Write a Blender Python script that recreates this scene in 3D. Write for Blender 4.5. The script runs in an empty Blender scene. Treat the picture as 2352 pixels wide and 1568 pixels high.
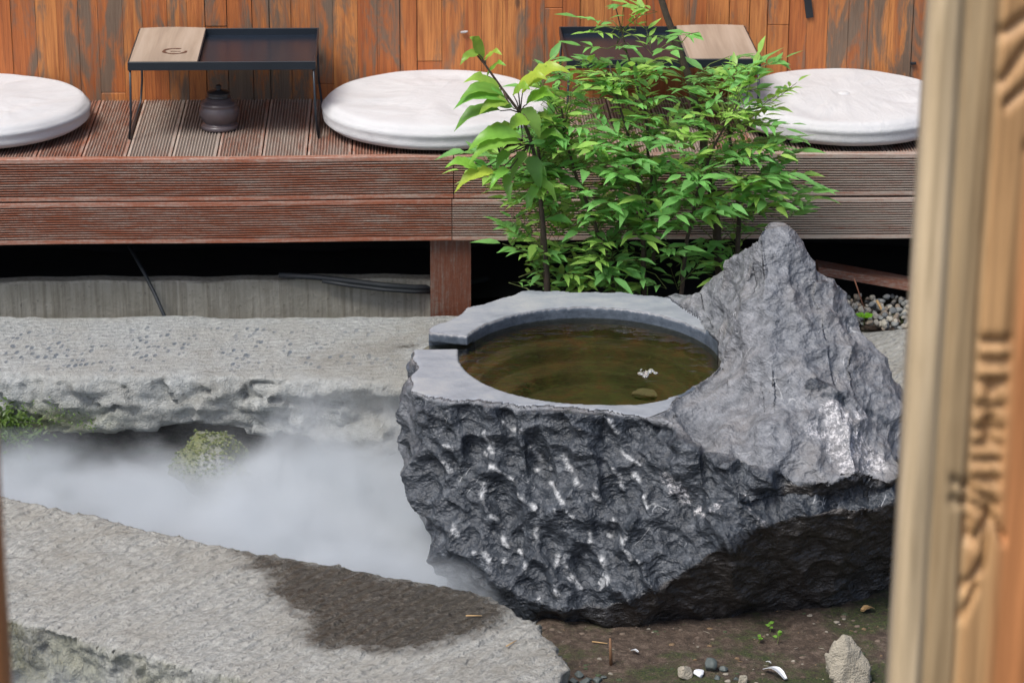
import bpy, math, random
import numpy as np
from math import radians, sin, cos, tan, pi
from mathutils import Vector, Matrix

random.seed(4); rng = np.random.default_rng(4)
S = bpy.context.scene
COL = S.collection

# ------------------------------------------------------------------ camera
F = 6533.0                                   # focal length in units of a 2352 px wide frame
yaw, pit, rol = radians(2.4), radians(20), radians(.3)
fw = np.array([sin(yaw)*cos(pit), cos(yaw)*cos(pit), -sin(pit)])
R0 = np.array([cos(yaw), -sin(yaw), 0.]); U0 = np.cross(R0, fw)
CR = R0*cos(rol)+U0*sin(rol); CU = -R0*sin(rol)+U0*cos(rol)
CP = np.array([-7.57*tan(yaw), -7.57, 2.665])
cam = bpy.data.cameras.new("camera"); camo = bpy.data.objects.new("camera", cam); COL.objects.link(camo)
cam.sensor_width = 36; cam.lens = F/2352*36; cam.clip_end = 200; cam.clip_start = .05
camo.matrix_world = Matrix(((CR[0], CU[0], -fw[0], CP[0]), (CR[1], CU[1], -fw[1], CP[1]), (CR[2], CU[2], -fw[2], CP[2]), (0, 0, 0, 1)))
cam.dof.use_dof = True; cam.dof.focus_distance = 6.95; cam.dof.aperture_fstop = 8.8
S.camera = camo

def ray(u, v): return fw + CR*(u-1176)/F - CU*(v-784)/F
def PZ(u, v, z): d = ray(u, v); return CP + d*(z-CP[2])/d[2]       # point of a measured pixel on a level plane
def PY(u, v, y): d = ray(u, v); return CP + d*(y-CP[1])/d[1]       # ... on an upright plane
def proj(q):
    q = np.asarray(q, float)-CP; d = q @ fw
    return np.stack([1176+F*(q @ CR)/d, 784-F*(q @ CU)/d, d], -1)

# ------------------------------------------------------------------ sky, sun, exposure
SUN_EL, SUN_AZ = radians(58), radians(226)    # azimuth clockwise from +Y
W = bpy.data.worlds.new("World"); S.world = W; W.use_nodes = True
wn = W.node_tree; bg = wn.nodes["Background"]
sk = wn.nodes.new("ShaderNodeTexSky"); sk.sky_type = 'NISHITA'; sk.sun_disc = False
sk.sun_elevation = SUN_EL; sk.sun_rotation = SUN_AZ; sk.air_density = .7; sk.dust_density = 3.0; sk.ozone_density = .6
wn.links.new(sk.outputs[0], bg.inputs[0]); bg.inputs[1].default_value = .115
sl = bpy.data.lights.new("sun", 'SUN'); slo = bpy.data.objects.new("sun", sl); COL.objects.link(slo)
sl.energy = 2.2; sl.angle = radians(22); sl.color = (1, .975, .935)
sd = Vector((sin(SUN_AZ)*cos(SUN_EL), cos(SUN_AZ)*cos(SUN_EL), sin(SUN_EL)))
slo.rotation_euler = sd.to_track_quat('Z', 'Y').to_euler(); slo.location = sd*30
S.view_settings.view_transform = 'Standard'; S.view_settings.look = 'None'
S.view_settings.exposure = .66; S.view_settings.gamma = 1
S.render.engine = 'CYCLES'
cy = S.cycles; cy.max_bounces = 8; cy.volume_bounces = 3; cy.transparent_max_bounces = 12
cy.volume_step_rate = 1.0; cy.volume_max_steps = 256; cy.use_denoising = True
cy.sample_clamp_indirect = 6

# ------------------------------------------------------------------ numeric noise
def _h(ix, iy, iz, k=0):
    n = (ix.astype(np.int64)*374761393 + iy.astype(np.int64)*668265263 + iz.astype(np.int64)*2147483647 + k*1274126177) & 0xffffffff
    n = ((n ^ (n >> 13))*1274126177) & 0xffffffff
    n = ((n ^ (n >> 16))*2246822519) & 0xffffffff
    return ((n ^ (n >> 15)) & 0xffffff)/float(0xffffff)
def vnoise(p, k=0):
    f = np.floor(p); t = p-f; t = t*t*t*(t*(t*6-15)+10); i = f.astype(np.int64); r = 0
    for a in (0, 1):
        for b in (0, 1):
            for c in (0, 1):
                w = (t[:, 0] if a else 1-t[:, 0])*(t[:, 1] if b else 1-t[:, 1])*(t[:, 2] if c else 1-t[:, 2])
                r = r + w*_h(i[:, 0]+a, i[:, 1]+b, i[:, 2]+c, k)
    return r*2-1
def fbm(p, o=4, k=0):
    r = 0; a = 1.; s = 0
    for j in range(o): r = r+a*vnoise(p*2**j+j*17.3, k+j); s += a; a *= .5
    return r/s
def facets(p, k=0, tilt=1.0):
    """broken-stone relief: every cell of a random partition is its own tilted plane"""
    f = np.floor(p).astype(np.int64); best = np.full(len(p), 1e9); val = np.zeros(len(p))
    for a in (-1, 0, 1):
        for b in (-1, 0, 1):
            for c in (-1, 0, 1):
                g = f+np.array([a, b, c]); gx, gy, gz = g[:, 0], g[:, 1], g[:, 2]
                q = g+np.stack([_h(gx, gy, gz, k+1), _h(gx, gy, gz, k+2), _h(gx, gy, gz, k+3)], -1)
                d = p-q; l = (d*d).sum(1); m = l < best
                n = np.stack([_h(gx, gy, gz, k+4), _h(gx, gy, gz, k+5), _h(gx, gy, gz, k+6)], -1)*2-1
                v = (d*n).sum(1)*tilt+(_h(gx, gy, gz, k+7)-.5)*.6
                best = np.where(m, l, best); val = np.where(m, v, val)
    return val
def scallop(p, k=0, tilt=.18):
    """chisel relief: a shallow bowl round every random centre, sharp crests between"""
    f = np.floor(p).astype(np.int64); best = np.full(len(p), 1e9)
    for a in (-1, 0, 1):
        for b in (-1, 0, 1):
            for c in (-1, 0, 1):
                g = f+np.array([a, b, c]); gx, gy, gz = g[:, 0], g[:, 1], g[:, 2]
                d = p-(g+np.stack([_h(gx, gy, gz, k+1), _h(gx, gy, gz, k+2), _h(gx, gy, gz, k+3)], -1)); l = (d*d).sum(1)
                n = np.stack([_h(gx, gy, gz, k+4), _h(gx, gy, gz, k+5), _h(gx, gy, gz, k+6)], -1)*2-1
                ax_ = [np.stack([_h(gx, gy, gz, k+q_), _h(gx, gy, gz, k+q_+1), _h(gx, gy, gz, k+q_+2)], -1)*2-1 for q_ in (20, 24, 28)]
                pyr = np.maximum.reduce([np.abs((d*a_/(np.linalg.norm(a_, axis=1)[:, None]+.2)).sum(1)) for a_ in ax_])      # flat-sided hollow
                best = np.minimum(best, l*.80+pyr*.42-.08+(d*n).sum(1)*tilt*.7+(_h(gx, gy, gz, k+7)-.5)*.25)
    return np.clip(best, -.6, 1.1)
def relax(val, Q, n, it=1):
    e = np.concatenate([Q[:, [0, 1]], Q[:, [1, 2]], Q[:, [2, 3]], Q[:, [3, 0]]]); c = np.bincount(e.ravel(), minlength=n)+1e-9
    for _ in range(it): val = .5*val+.5*(np.bincount(e[:, 0], val[e[:, 1]], n)+np.bincount(e[:, 1], val[e[:, 0]], n))/c
    return val
def sstep(a, b, x): t = np.clip((x-a)/(b-a), 0, 1); return t*t*(3-2*t)

def surfnet(f, o, h):
    """mesh of the zero level of a sampled distance field"""
    n = np.array(f.shape)-1; s = f < 0
    cnt = np.zeros(n, np.int8)
    sl_ = [(slice(a, a+n[0]), slice(b, b+n[1]), slice(c, c+n[2])) for a in (0, 1) for b in (0, 1) for c in (0, 1)]
    for q in sl_: cnt += s[q]
    act = (cnt > 0) & (cnt < 8); idx = np.full(n, -1, np.int64); ii = np.argwhere(act); idx[act] = np.arange(len(ii))
    cv = np.stack([f[q][act] for q in sl_], 1); off = np.array([(a, b, c) for a in (0, 1) for b in (0, 1) for c in (0, 1)], float)
    P = np.zeros((len(ii), 3)); N = np.zeros(len(ii))
    for i in range(8):
        for j in range(i+1, 8):
            if abs(off[i]-off[j]).sum() != 1: continue
            m = (cv[:, i] < 0) != (cv[:, j] < 0); t = cv[:, i]/np.where(m, cv[:, i]-cv[:, j], 1)
            P += np.where(m[:, None], off[i]+(off[j]-off[i])*t[:, None], 0); N += m
    G = np.stack([sum(cv[:, i]*(1 if off[i, a] else -1) for i in range(8)) for a in range(3)], 1)
    G /= np.linalg.norm(G, axis=1)[:, None]+1e-9
    V = (ii+P/N[:, None])*h+np.array(o); Q = []
    for ax in range(3):
        b, c = [(1, 2), (2, 0), (0, 1)][ax]
        lo = [slice(1, -1)]*3; lo[ax] = slice(0, -1); hi = list(lo); hi[ax] = slice(1, None)
        s0, s1 = s[tuple(lo)], s[tuple(hi)]; e = np.argwhere(s0 != s1)
        if not len(e): continue
        flip = s0[tuple(e.T)]; e = e+np.array([0 if a == ax else 1 for a in range(3)])
        def cell(db, dc):
            k = e.copy(); k[:, b] += db; k[:, c] += dc; return idx[tuple(k.T)]
        q = np.stack([cell(-1, -1), cell(0, -1), cell(0, 0), cell(-1, 0)], 1)
        q = np.where(flip[:, None], q, q[:, ::-1]); Q.append(q)
    return V, np.concatenate(Q), G
def poly2d(x, y, pts):
    d = np.full(np.broadcast(x, y).shape, 1e9); s = np.ones(d.shape)
    for i in range(len(pts)):
        ax, ay = pts[i]; bx, by = pts[i-1]; ex, ey = bx-ax, by-ay; wx, wy = x-ax, y-ay
        t = np.clip((wx*ex+wy*ey)/(ex*ex+ey*ey+1e-12), 0, 1)
        d = np.minimum(d, (wx-ex*t)**2+(wy-ey*t)**2)
        c1, c2, c3 = y >= ay, y < by, ex*wy > ey*wx
        s = np.where((c1 & c2 & c3) | (~c1 & ~c2 & ~c3), -s, s)
    return s*np.sqrt(d)
def smax(a, b, k): h = np.clip(.5-.5*(b-a)/k, 0, 1); return b+(a-b)*h+k*h*(1-h)
def axes(lo, hi, h): return [np.arange(lo[i], hi[i]+h, h) for i in range(3)]

# ------------------------------------------------------------------ object helpers
def tag(o, label=None, cat=None, group=None, kind=None):
    if label: o['label'] = label
    if cat: o['category'] = cat
    if group: o['group'] = group
    if kind: o['kind'] = kind
    return o
def empty(name, loc, label, cat, group=None, rz=0):
    o = bpy.data.objects.new(name, None); COL.objects.link(o); o.location = loc; o.rotation_euler.z = rz; o.empty_display_size = .1
    return tag(o, label, cat, group)
def mesh(name, V, Fc, m, parent=None, loc=None, col=None, smooth=True):
    """links one mesh object; V are world points (points of the parent's frame if parented)"""
    V = np.asarray(V, float)
    if loc is not None: V = V-np.asarray(loc, float)
    me = bpy.data.meshes.new(name)
    me.from_pydata(V.tolist(), [], [list(map(int, f)) for f in Fc] if not isinstance(Fc, np.ndarray) else Fc.tolist())
    if col is not None:
        a = me.attributes.new("Col", 'FLOAT_COLOR', 'POINT'); c = np.ones((len(V), 4)); c[:, :3] = col; a.data.foreach_set("color", c.ravel())
    me.materials.append(m); me.polygons.foreach_set("use_smooth", [smooth]*len(me.polygons)); me.update()
    o = bpy.data.objects.new(name, me); COL.objects.link(o)
    if parent: o.parent = parent
    if loc is not None: o.location = loc
    return o
class MB:
    def __init__(s): s.v = []; s.f = []; s.c = []
    def add(s, V, Fc, c=(1, 1, 1)):
        n = len(s.v); s.v += [tuple(p) for p in V]; s.f += [tuple(i+n for i in f) for f in Fc]; s.c += [c]*len(V) if not isinstance(c, np.ndarray) or c.ndim == 1 else [tuple(k) for k in c]
    def box(s, lo, hi, c=(1, 1, 1), bev=0):
        (x0, y0, z0), (x1, y1, z1) = lo, hi
        if bev:
            b = bev; V = []; 
            for z, i in ((z0, b), (z0+b, 0), (z1-b, 0), (z1, b)):
                V += [(x0+i, y0+i, z), (x1-i, y0+i, z), (x1-i, y1-i, z), (x0+i, y1-i, z)]
            Fc = [(3, 2, 1, 0), (12, 13, 14, 15)]+[(4*k+j, 4*k+(j+1) % 4, 4*k+4+(j+1) % 4, 4*k+4+j) for k in range(3) for j in range(4)]
            s.add(V, Fc, c); return
        s.add([(x0, y0, z0), (x1, y0, z0), (x1, y1, z0), (x0, y1, z0), (x0, y0, z1), (x1, y0, z1), (x1, y1, z1), (x0, y1, z1)],
              [(3, 2, 1, 0), (4, 5, 6, 7), (0, 1, 5, 4), (1, 2, 6, 5), (2, 3, 7, 6), (3, 0, 4, 7)], c)
    def tube(s, pts, r, n=6, c=(1, 1, 1)):
        pts = [Vector(p) for p in pts]; k = len(pts); r = r if hasattr(r, '__len__') else [r]*k; V = []
        for i, p in enumerate(pts):
            t = (pts[min(i+1, k-1)]-pts[max(i-1, 0)]).normalized(); a = t.orthogonal().normalized() if i == 0 else (a-t*a.dot(t)).normalized(); b = t.cross(a)
            for j in range(n): V.append(p+(a*cos(2*pi*j/n)+b*sin(2*pi*j/n))*r[i])
        Fc = [(i*n+j, i*n+(j+1) % n, (i+1)*n+(j+1) % n, (i+1)*n+j) for i in range(k-1) for j in range(n)]+[tuple(range(n))[::-1], tuple(range((k-1)*n, k*n))]
        s.add(V, Fc, c)
    def lathe(s, prof, n=40, o=(0, 0, 0), c=(1, 1, 1)):
        V = [(o[0]+r*cos(2*pi*j/n), o[1]+r*sin(2*pi*j/n), o[2]+z) for r, z in prof for j in range(n)]
        k = len(prof); s.add(V, [(i*n+j, i*n+(j+1) % n, (i+1)*n+(j+1) % n, (i+1)*n+j) for i in range(k-1) for j in range(n)]+[tuple(range(n))[::-1], tuple(range((k-1)*n, k*n))], c)
    def build(s, name, m, parent=None, loc=None, smooth=False): return mesh(name, s.v, s.f, m, parent, loc, np.array(s.c), smooth)
def copytree(o, parent=None):
    c = o.copy(); COL.objects.link(c); c.parent = parent if parent else o.parent
    for ch in list(o.children): copytree(ch, c)
    return c

# ------------------------------------------------------------------ materials
class G:
    def __init__(s, name):
        s.m = bpy.data.materials.new(name); s.m.use_nodes = True; s.t = s.m.node_tree; s.b = s.t.nodes["Principled BSDF"]; s.out = s.t.nodes["Material Output"]
        s.tc = s.t.nodes.new("ShaderNodeTexCoord")
    def lk(s, a, i):
        if hasattr(a, 'links') or hasattr(a, 'is_linked'): s.t.links.new(a, i)
        else:
            try: i.default_value = a
            except Exception: i.default_value = tuple(a)+(1,)
    def n(s, ty, out=0, props=None, **k):
        n = s.t.nodes.new(ty)
        for p, v in (props or {}).items(): setattr(n, p, v)
        for p, v in k.items(): s.lk(v, n.inputs[p.replace('_', ' ')])
        return n.outputs[out]
    def obj(s, scale=(1, 1, 1), rot=(0, 0, 0), src='Object'): 
        return s.n("ShaderNodeMapping", Vector=s.tc.outputs[src], Scale=scale, Rotation=rot)
    def dirn(s, per, ry):                      # stretched noise space: rotate about Y, then scale
        return s.n("ShaderNodeMapping", 0, {'vector_type': 'TEXTURE'}, Vector=s.tc.outputs['Object'], Scale=tuple(1/p for p in per), Rotation=(0, ry, 0))
    def attr(s, name):
        a = s.t.nodes.new("ShaderNodeAttribute"); a.attribute_name = name; return a.outputs['Fac']
    def noise(s, sc, vec=None, det=4, rough=.55, dist=0): return s.n("ShaderNodeTexNoise", Vector=vec or s.tc.outputs['Object'], Scale=sc, Detail=det, Roughness=rough, Distortion=dist)
    def voro(s, sc, vec=None, feat='F1', out=0): return s.n("ShaderNodeTexVoronoi", out, {'feature': feat}, Vector=vec or s.tc.outputs['Object'], Scale=sc)
    def math(s, op, a, b=0.0, clamp=False):
        n = s.t.nodes.new("ShaderNodeMath"); n.operation = op; n.use_clamp = clamp; s.lk(a, n.inputs[0]); s.lk(b, n.inputs[1]); return n.outputs[0]
    def ss(s, x, a, b, lo=0., hi=1.):
        n = s.t.nodes.new("ShaderNodeMapRange"); n.interpolation_type = 'SMOOTHSTEP'
        s.lk(x, n.inputs[0]); n.inputs[1].default_value = a; n.inputs[2].default_value = b; n.inputs[3].default_value = lo; n.inputs[4].default_value = hi; return n.outputs[0]
    def mix(s, f, a, b, bt='MIX'):
        n = s.t.nodes.new("ShaderNodeMix"); n.data_type = 'RGBA'; n.blend_type = bt; n.clamp_factor = True
        s.lk(f, n.inputs[0]); s.lk(a, n.inputs[6]); s.lk(b, n.inputs[7]); return n.outputs[2]
    def ramp(s, f, st):
        n = s.t.nodes.new("ShaderNodeValToRGB"); e = n.color_ramp.elements
        while len(e) < len(st): e.new(.5)
        for k, (p, c) in zip(e, st): k.position = p; k.color = tuple(c)+(1,)
        s.lk(f, n.inputs[0]); return n.outputs[0]
    def col(s):
        a = s.t.nodes.new("ShaderNodeAttribute"); a.attribute_name = "Col"; x = s.t.nodes.new("ShaderNodeSeparateColor"); s.t.links.new(a.outputs[0], x.inputs[0]); return a.outputs[0], x.outputs[0], x.outputs[1], x.outputs[2]
    def bump(s, h, d, st=1.0, nrm=None):
        n = s.t.nodes.new("ShaderNodeBump"); n.inputs["Strength"].default_value = st; n.inputs["Distance"].default_value = d; s.lk(h, n.inputs["Height"])
        if nrm is not None: s.t.links.new(nrm, n.inputs["Normal"])
        return n.outputs[0]
    def done(s, color, rough=.6, nrm=None, **k):
        s.lk(color, s.b.inputs["Base Color"]); s.lk(rough, s.b.inputs["Roughness"])
        if nrm is not None: s.t.links.new(nrm, s.b.inputs["Normal"])
        for p, v in k.items(): s.lk(v, s.b.inputs[p.replace('_', ' ')])
        return s.m

def m_plain(name, c, rough=.5, var=.25, sc=20, metal=0., bump=0.0):
    g = G(name); n = g.noise(sc); cc = g.mix(n, tuple(x*(1-var) for x in c), tuple(min(1, x*(1+var)) for x in c))
    return g.done(cc, rough, g.bump(g.noise(sc*8), bump) if bump else None, Metallic=metal)

def m_boulder():
    g = G("slate_boulder"); c, L, B, Wp = g.col()
    n1 = g.noise(6, det=6, rough=.65); n2 = g.noise(38, det=5, rough=.7); n3 = g.noise(140, det=3)
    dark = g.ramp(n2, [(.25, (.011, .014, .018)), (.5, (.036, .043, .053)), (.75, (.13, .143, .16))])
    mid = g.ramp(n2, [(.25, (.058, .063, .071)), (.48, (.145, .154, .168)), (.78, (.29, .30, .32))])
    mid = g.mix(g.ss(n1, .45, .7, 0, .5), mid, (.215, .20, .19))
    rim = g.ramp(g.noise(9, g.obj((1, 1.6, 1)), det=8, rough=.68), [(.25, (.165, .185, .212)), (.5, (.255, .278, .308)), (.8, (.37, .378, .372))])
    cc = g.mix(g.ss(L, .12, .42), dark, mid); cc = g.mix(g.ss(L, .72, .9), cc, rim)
    # pale mineral veins and chisel bruises running down to the right
    vn = g.noise(1.0, g.dirn((26, 20, 5.5), radians(28)), det=1, rough=.4, dist=0)
    ve = g.ss(g.math('ABSOLUTE', g.math('SUBTRACT', vn, .5)), .004, .018, 1, 0)
    vm = g.math('MULTIPLY', g.math('MULTIPLY', ve, g.ss(g.noise(14, det=2), .60, .68)), .7)
    v2 = g.noise(1, g.dirn((22, 14, 6), radians(-22)), det=1, rough=.4)
    vm = g.math('MAXIMUM', vm, g.math('MULTIPLY', g.ss(g.math('ABSOLUTE', g.math('SUBTRACT', v2, .5)), .003, .016, 1, 0), g.math('MULTIPLY', g.ss(L, .2, .4, 0, .45), g.ss(g.noise(8, det=3), .58, .72))))
    br = g.math('MULTIPLY', g.attr('Bruise'), g.ss(g.noise(1, g.dirn((170, 170, 45), radians(28)), det=4, rough=.75), .33, .52)); vm = g.math('MAXIMUM', vm, br)
    vm = g.math('MULTIPLY', vm, g.math('SUBTRACT', 1, g.attr('Sawn'))); vm = g.math('MULTIPLY', vm, g.ss(B, .2, .7, 1, .08))
    cc = g.mix(g.math('MULTIPLY', vm, g.ss(n3, .3, .6, .35, .85)), cc, (.57, .585, .595))
    pat = g.math('MULTIPLY', g.math('MULTIPLY', Wp, g.ss(g.noise(70, det=6, rough=.85), .44, .60)), .85)
    cc = g.mix(pat, cc, g.ramp(n3, [(.3, (.34, .32, .33)), (.6, (.66, .65, .66))]))
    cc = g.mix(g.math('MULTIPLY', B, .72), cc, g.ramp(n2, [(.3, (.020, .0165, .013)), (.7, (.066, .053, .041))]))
    ol = g.attr('Bowl'); cc = g.mix(g.math('MULTIPLY', g.attr('Sawn'), g.ss(L, .5, .3)), cc, g.ramp(n2, [(.3, (.035, .048, .066)), (.7, (.095, .118, .148))])); cc = g.mix(ol, cc, g.ramp(g.noise(12, det=5, rough=.7), [(.3, (.040, .042, .019)), (.5, (.085, .070, .032)), (.70, (.16, .072, .038))]))
    ro = g.math('ADD', g.ss(L, .1, .45, .20, .40), g.math('MULTIPLY', n2, .18))
    hb = g.math('ADD', g.math('MULTIPLY', g.noise(1, g.dirn((48, 50, 74), radians(-24)), det=7, rough=.72), .75), g.math('ADD', g.math('MULTIPLY', g.voro(1, g.dirn((44, 44, 84), radians(-20))), .7), g.math('MULTIPLY', g.voro(1, g.dirn((120, 120, 190), radians(15))), .35)))
    amp = g.math('SUBTRACT', 1, g.math('MULTIPLY', g.attr('Sawn'), .93))
    ro = g.math('MAXIMUM', ro, g.math('MULTIPLY', ol, .95)); nb = g.bump(g.math('MULTIPLY', hb, amp), .009, .75); nb = g.bump(g.math('MULTIPLY', n3, amp), .003, .7, nb)
    return g.done(cc, ro, nb)
def m_slab(name, wetattr=True, chisel=0.0, ang=0.0, tint=(1, 1, 1)):
    g = G(name); c, L, B, Wt = g.col()
    n1 = g.noise(5, det=6, rough=.65); n2 = g.noise(60, det=5, rough=.75); n3 = g.noise(190, det=3)
    base = g.ramp(n2, [(.28, (.16, .165, .16)), (.5, (.29, .30, .295)), (.75, (.45, .455, .445))])
    st_ = g.noise(1.7, det=7, rough=.72, dist=.6); base = g.mix(g.ss(st_, .50, .68, 0, .55), base, (.175, .16, .13)); base = g.mix(g.ss(st_, .42, .30, 0, .35), base, (.40, .41, .41)); base = g.mix(g.ss(n1, .4, .65, 0, .45), base, (.27, .262, .235))
    base = g.mix(1.0, base, tint, 'MULTIPLY')
    # tooling pits in rows, dark where water stands in them
    pv = g.n('ShaderNodeMapping', 0, {'vector_type': 'TEXTURE'}, Vector=g.tc.outputs['Object'], Scale=(1/62, 1/24, 1/30), Rotation=(0, 0, -.12)); pits = g.n("ShaderNodeTexVoronoi", 0, {'feature': 'F1'}, Vector=pv, Scale=1.0, Randomness=.75)
    pm = g.math('MULTIPLY', g.ss(pits, .26, .42, 1, 0), g.math('MULTIPLY', g.ss(g.noise(12, det=3), .44, .56), B))
    base = g.mix(g.math('MULTIPLY', pm, .85), base, (.10, .125, .155))
    wet = g.ramp(n2, [(.3, (.026, .023, .018)), (.55, (.075, .066, .052)), (.78, (.19, .175, .15))])
    we = g.math('ADD', Wt, g.math('ADD', g.math('MULTIPLY', g.math('SUBTRACT', n2, .5), 1.1), g.math('MULTIPLY', g.math('SUBTRACT', g.noise(16, det=5, rough=.7), .5), 1.3))); we = g.ss(we, .22, .80)
    cc = g.mix(we, base, wet); ms = g.math('MULTIPLY', L, g.ss(n1, .35, .6))
    cc = g.mix(ms, cc, g.ramp(n2, [(.3, (.05, .07, .015)), (.7, (.21, .22, .07))]))
    wv = g.n("ShaderNodeTexWave", 1, None, Vector=g.obj((1, 1, 1), (0, 0, ang)), Scale=11.0, Distortion=3.0, Detail=3.0, Detail_Scale=2.0)
    h = g.math('ADD', g.math('MULTIPLY', n2, 1.0), g.math('MULTIPLY', wv, chisel)); h = g.math('SUBTRACT', h, g.math('MULTIPLY', pm, .25)); h = g.math('ADD', h, g.math('MULTIPLY', g.noise(26, g.obj((.8, 1.6, 1), (0, 0, ang)), det=4, rough=.6), 1.2 if chisel > .3 else .3))
    base_ = 0; nb = g.bump(h, .011, .85); nb = g.bump(n3, .005, .9, nb)
    return g.done(cc, g.math('SUBTRACT', .8, g.math('MULTIPLY', we, .62)), nb)
def m_planks():
    g = G("weathered_planks"); c, a, b, d = g.col()
    gr = g.noise(1, g.obj((75, 75, 3.5)), det=6, rough=.6, dist=.8); big = g.noise(3.0, g.obj((5, 5, 1.0)), det=5, rough=.7, dist=.7)
    fine = g.noise(1, g.obj((420, 420, 14)), det=3)
    og = g.mix(a, (.41, .115, .026), (.56, .225, .062)); og = g.mix(g.ss(gr, .36, .70, 0, .75), og, (.23, .058, .016))
    gy = g.mix(gr, (.10, .062, .040), (.22, .155, .105))
    w = g.ss(g.math('ADD', g.math('MULTIPLY', b, .85), g.math('MULTIPLY', g.math('SUBTRACT', big, .5), 3.0)), .28, .74)
    cc = g.mix(w, og, gy); cc = g.mix(g.ss(fine, .5, .75, 0, .45), cc, (.10, .05, .025)); cc = g.mix(g.ss(g.voro(1, g.obj((7, 7, 3.1))), .03, .085, .75, 0), cc, (.07, .03, .015)); cc = g.mix(d, cc, (.07, .055, .04))
    return g.done(cc, .62, g.bump(g.math('ADD', gr, g.math('MULTIPLY', fine, .4)), .003, .7))
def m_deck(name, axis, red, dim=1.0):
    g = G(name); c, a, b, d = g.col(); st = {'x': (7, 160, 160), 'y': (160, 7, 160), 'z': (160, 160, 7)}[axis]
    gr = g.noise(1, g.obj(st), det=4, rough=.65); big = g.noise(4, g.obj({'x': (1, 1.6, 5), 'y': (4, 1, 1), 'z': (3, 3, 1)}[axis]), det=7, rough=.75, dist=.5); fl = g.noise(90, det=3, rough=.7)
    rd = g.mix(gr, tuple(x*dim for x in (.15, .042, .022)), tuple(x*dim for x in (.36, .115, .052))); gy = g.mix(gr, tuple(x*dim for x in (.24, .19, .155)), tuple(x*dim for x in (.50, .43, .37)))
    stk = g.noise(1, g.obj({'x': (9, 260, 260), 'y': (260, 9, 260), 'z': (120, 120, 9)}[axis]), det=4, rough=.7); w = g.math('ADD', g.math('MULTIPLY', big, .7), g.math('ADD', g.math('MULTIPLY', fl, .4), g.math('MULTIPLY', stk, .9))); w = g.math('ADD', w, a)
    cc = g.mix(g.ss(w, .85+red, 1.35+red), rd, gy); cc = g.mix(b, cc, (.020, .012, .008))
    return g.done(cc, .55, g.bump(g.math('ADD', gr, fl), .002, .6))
def m_leaf(name, trans=.45):
    g = G(name); c, a, b, d = g.col(); n = g.noise(70, det=3)
    cc = g.mix(g.ss(n, .3, .7, 0, .35), c, g.mix(.5, c, (.02, .05, .012)))
    g.done(cc, .38, g.bump(n, .001, .4)); g.b.inputs["Specular IOR Level"].default_value = .45
    t = g.t.nodes.new("ShaderNodeBsdfTranslucent"); mx = g.t.nodes.new("ShaderNodeMixShader"); mx.inputs[0].default_value = trans
    tc = g.mix(.5, c, (.38, .60, .06)); g.t.links.new(tc, t.inputs[0])
    g.t.links.new(g.b.outputs[0], mx.inputs[1]); g.t.links.new(t.outputs[0], mx.inputs[2]); g.t.links.new(mx.outputs[0], g.out.inputs[0])
    return g.m
def m_fabric():
    g = G("white_cotton"); n = g.noise(9, det=5); wv = g.voro(700); f = g.noise(260, g.obj((1, 1, 1)), det=2)
    w = g.noise(1, g.obj((10, 26, 14), (0, 0, .7)), det=3, dist=1.2)
    cc = g.mix(n, (.48, .485, .49), (.58, .585, .59))
    nb = g.bump(w, .010, .35); nb = g.bump(g.math('ADD', f, wv), .0012, .6, nb)
    return g.done(cc, .8, nb, Sheen_Weight=.15)
def m_soil():
    g = G("damp_soil"); n1 = g.noise(4.5, det=6, rough=.7); n2 = g.noise(45, det=6, rough=.75); n3 = g.noise(160, det=4)
    cc = g.ramp(n2, [(.3, (.025, .016, .010)), (.5, (.085, .058, .040)), (.72, (.20, .15, .115))])
    ms = g.math('MULTIPLY', g.ss(n1, .46, .60), g.ss(n2, .30, .55)); cc = g.mix(ms, cc, g.ramp(n3, [(.35, (.014, .024, .008)), (.7, (.075, .10, .018))]))
    cc = g.mix(g.ss(g.voro(75), .05, .10, .55, 0), cc, (.35, .31, .27))
    nb = g.bump(n2, .018, .9); nb = g.bump(n3, .006, .8, nb); return g.done(cc, .9, nb)
def m_concrete():
    g = G("stained_concrete"); n = g.noise(5, det=7, rough=.7); s = g.noise(1, g.obj((90, 90, 4)), det=4); f = g.noise(90, det=4)
    cc = g.ramp(n, [(.3, (.23, .22, .175)), (.7, (.38, .365, .31))]); cc = g.mix(g.ss(s, .4, .7, 0, .5), cc, (.12, .105, .075)); cc = g.mix(g.ss(f, .62, .75, 0, .5), cc, (.06, .05, .04))
    return g.done(cc, .85, g.bump(g.math('ADD', f, s), .004, .6))
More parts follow.
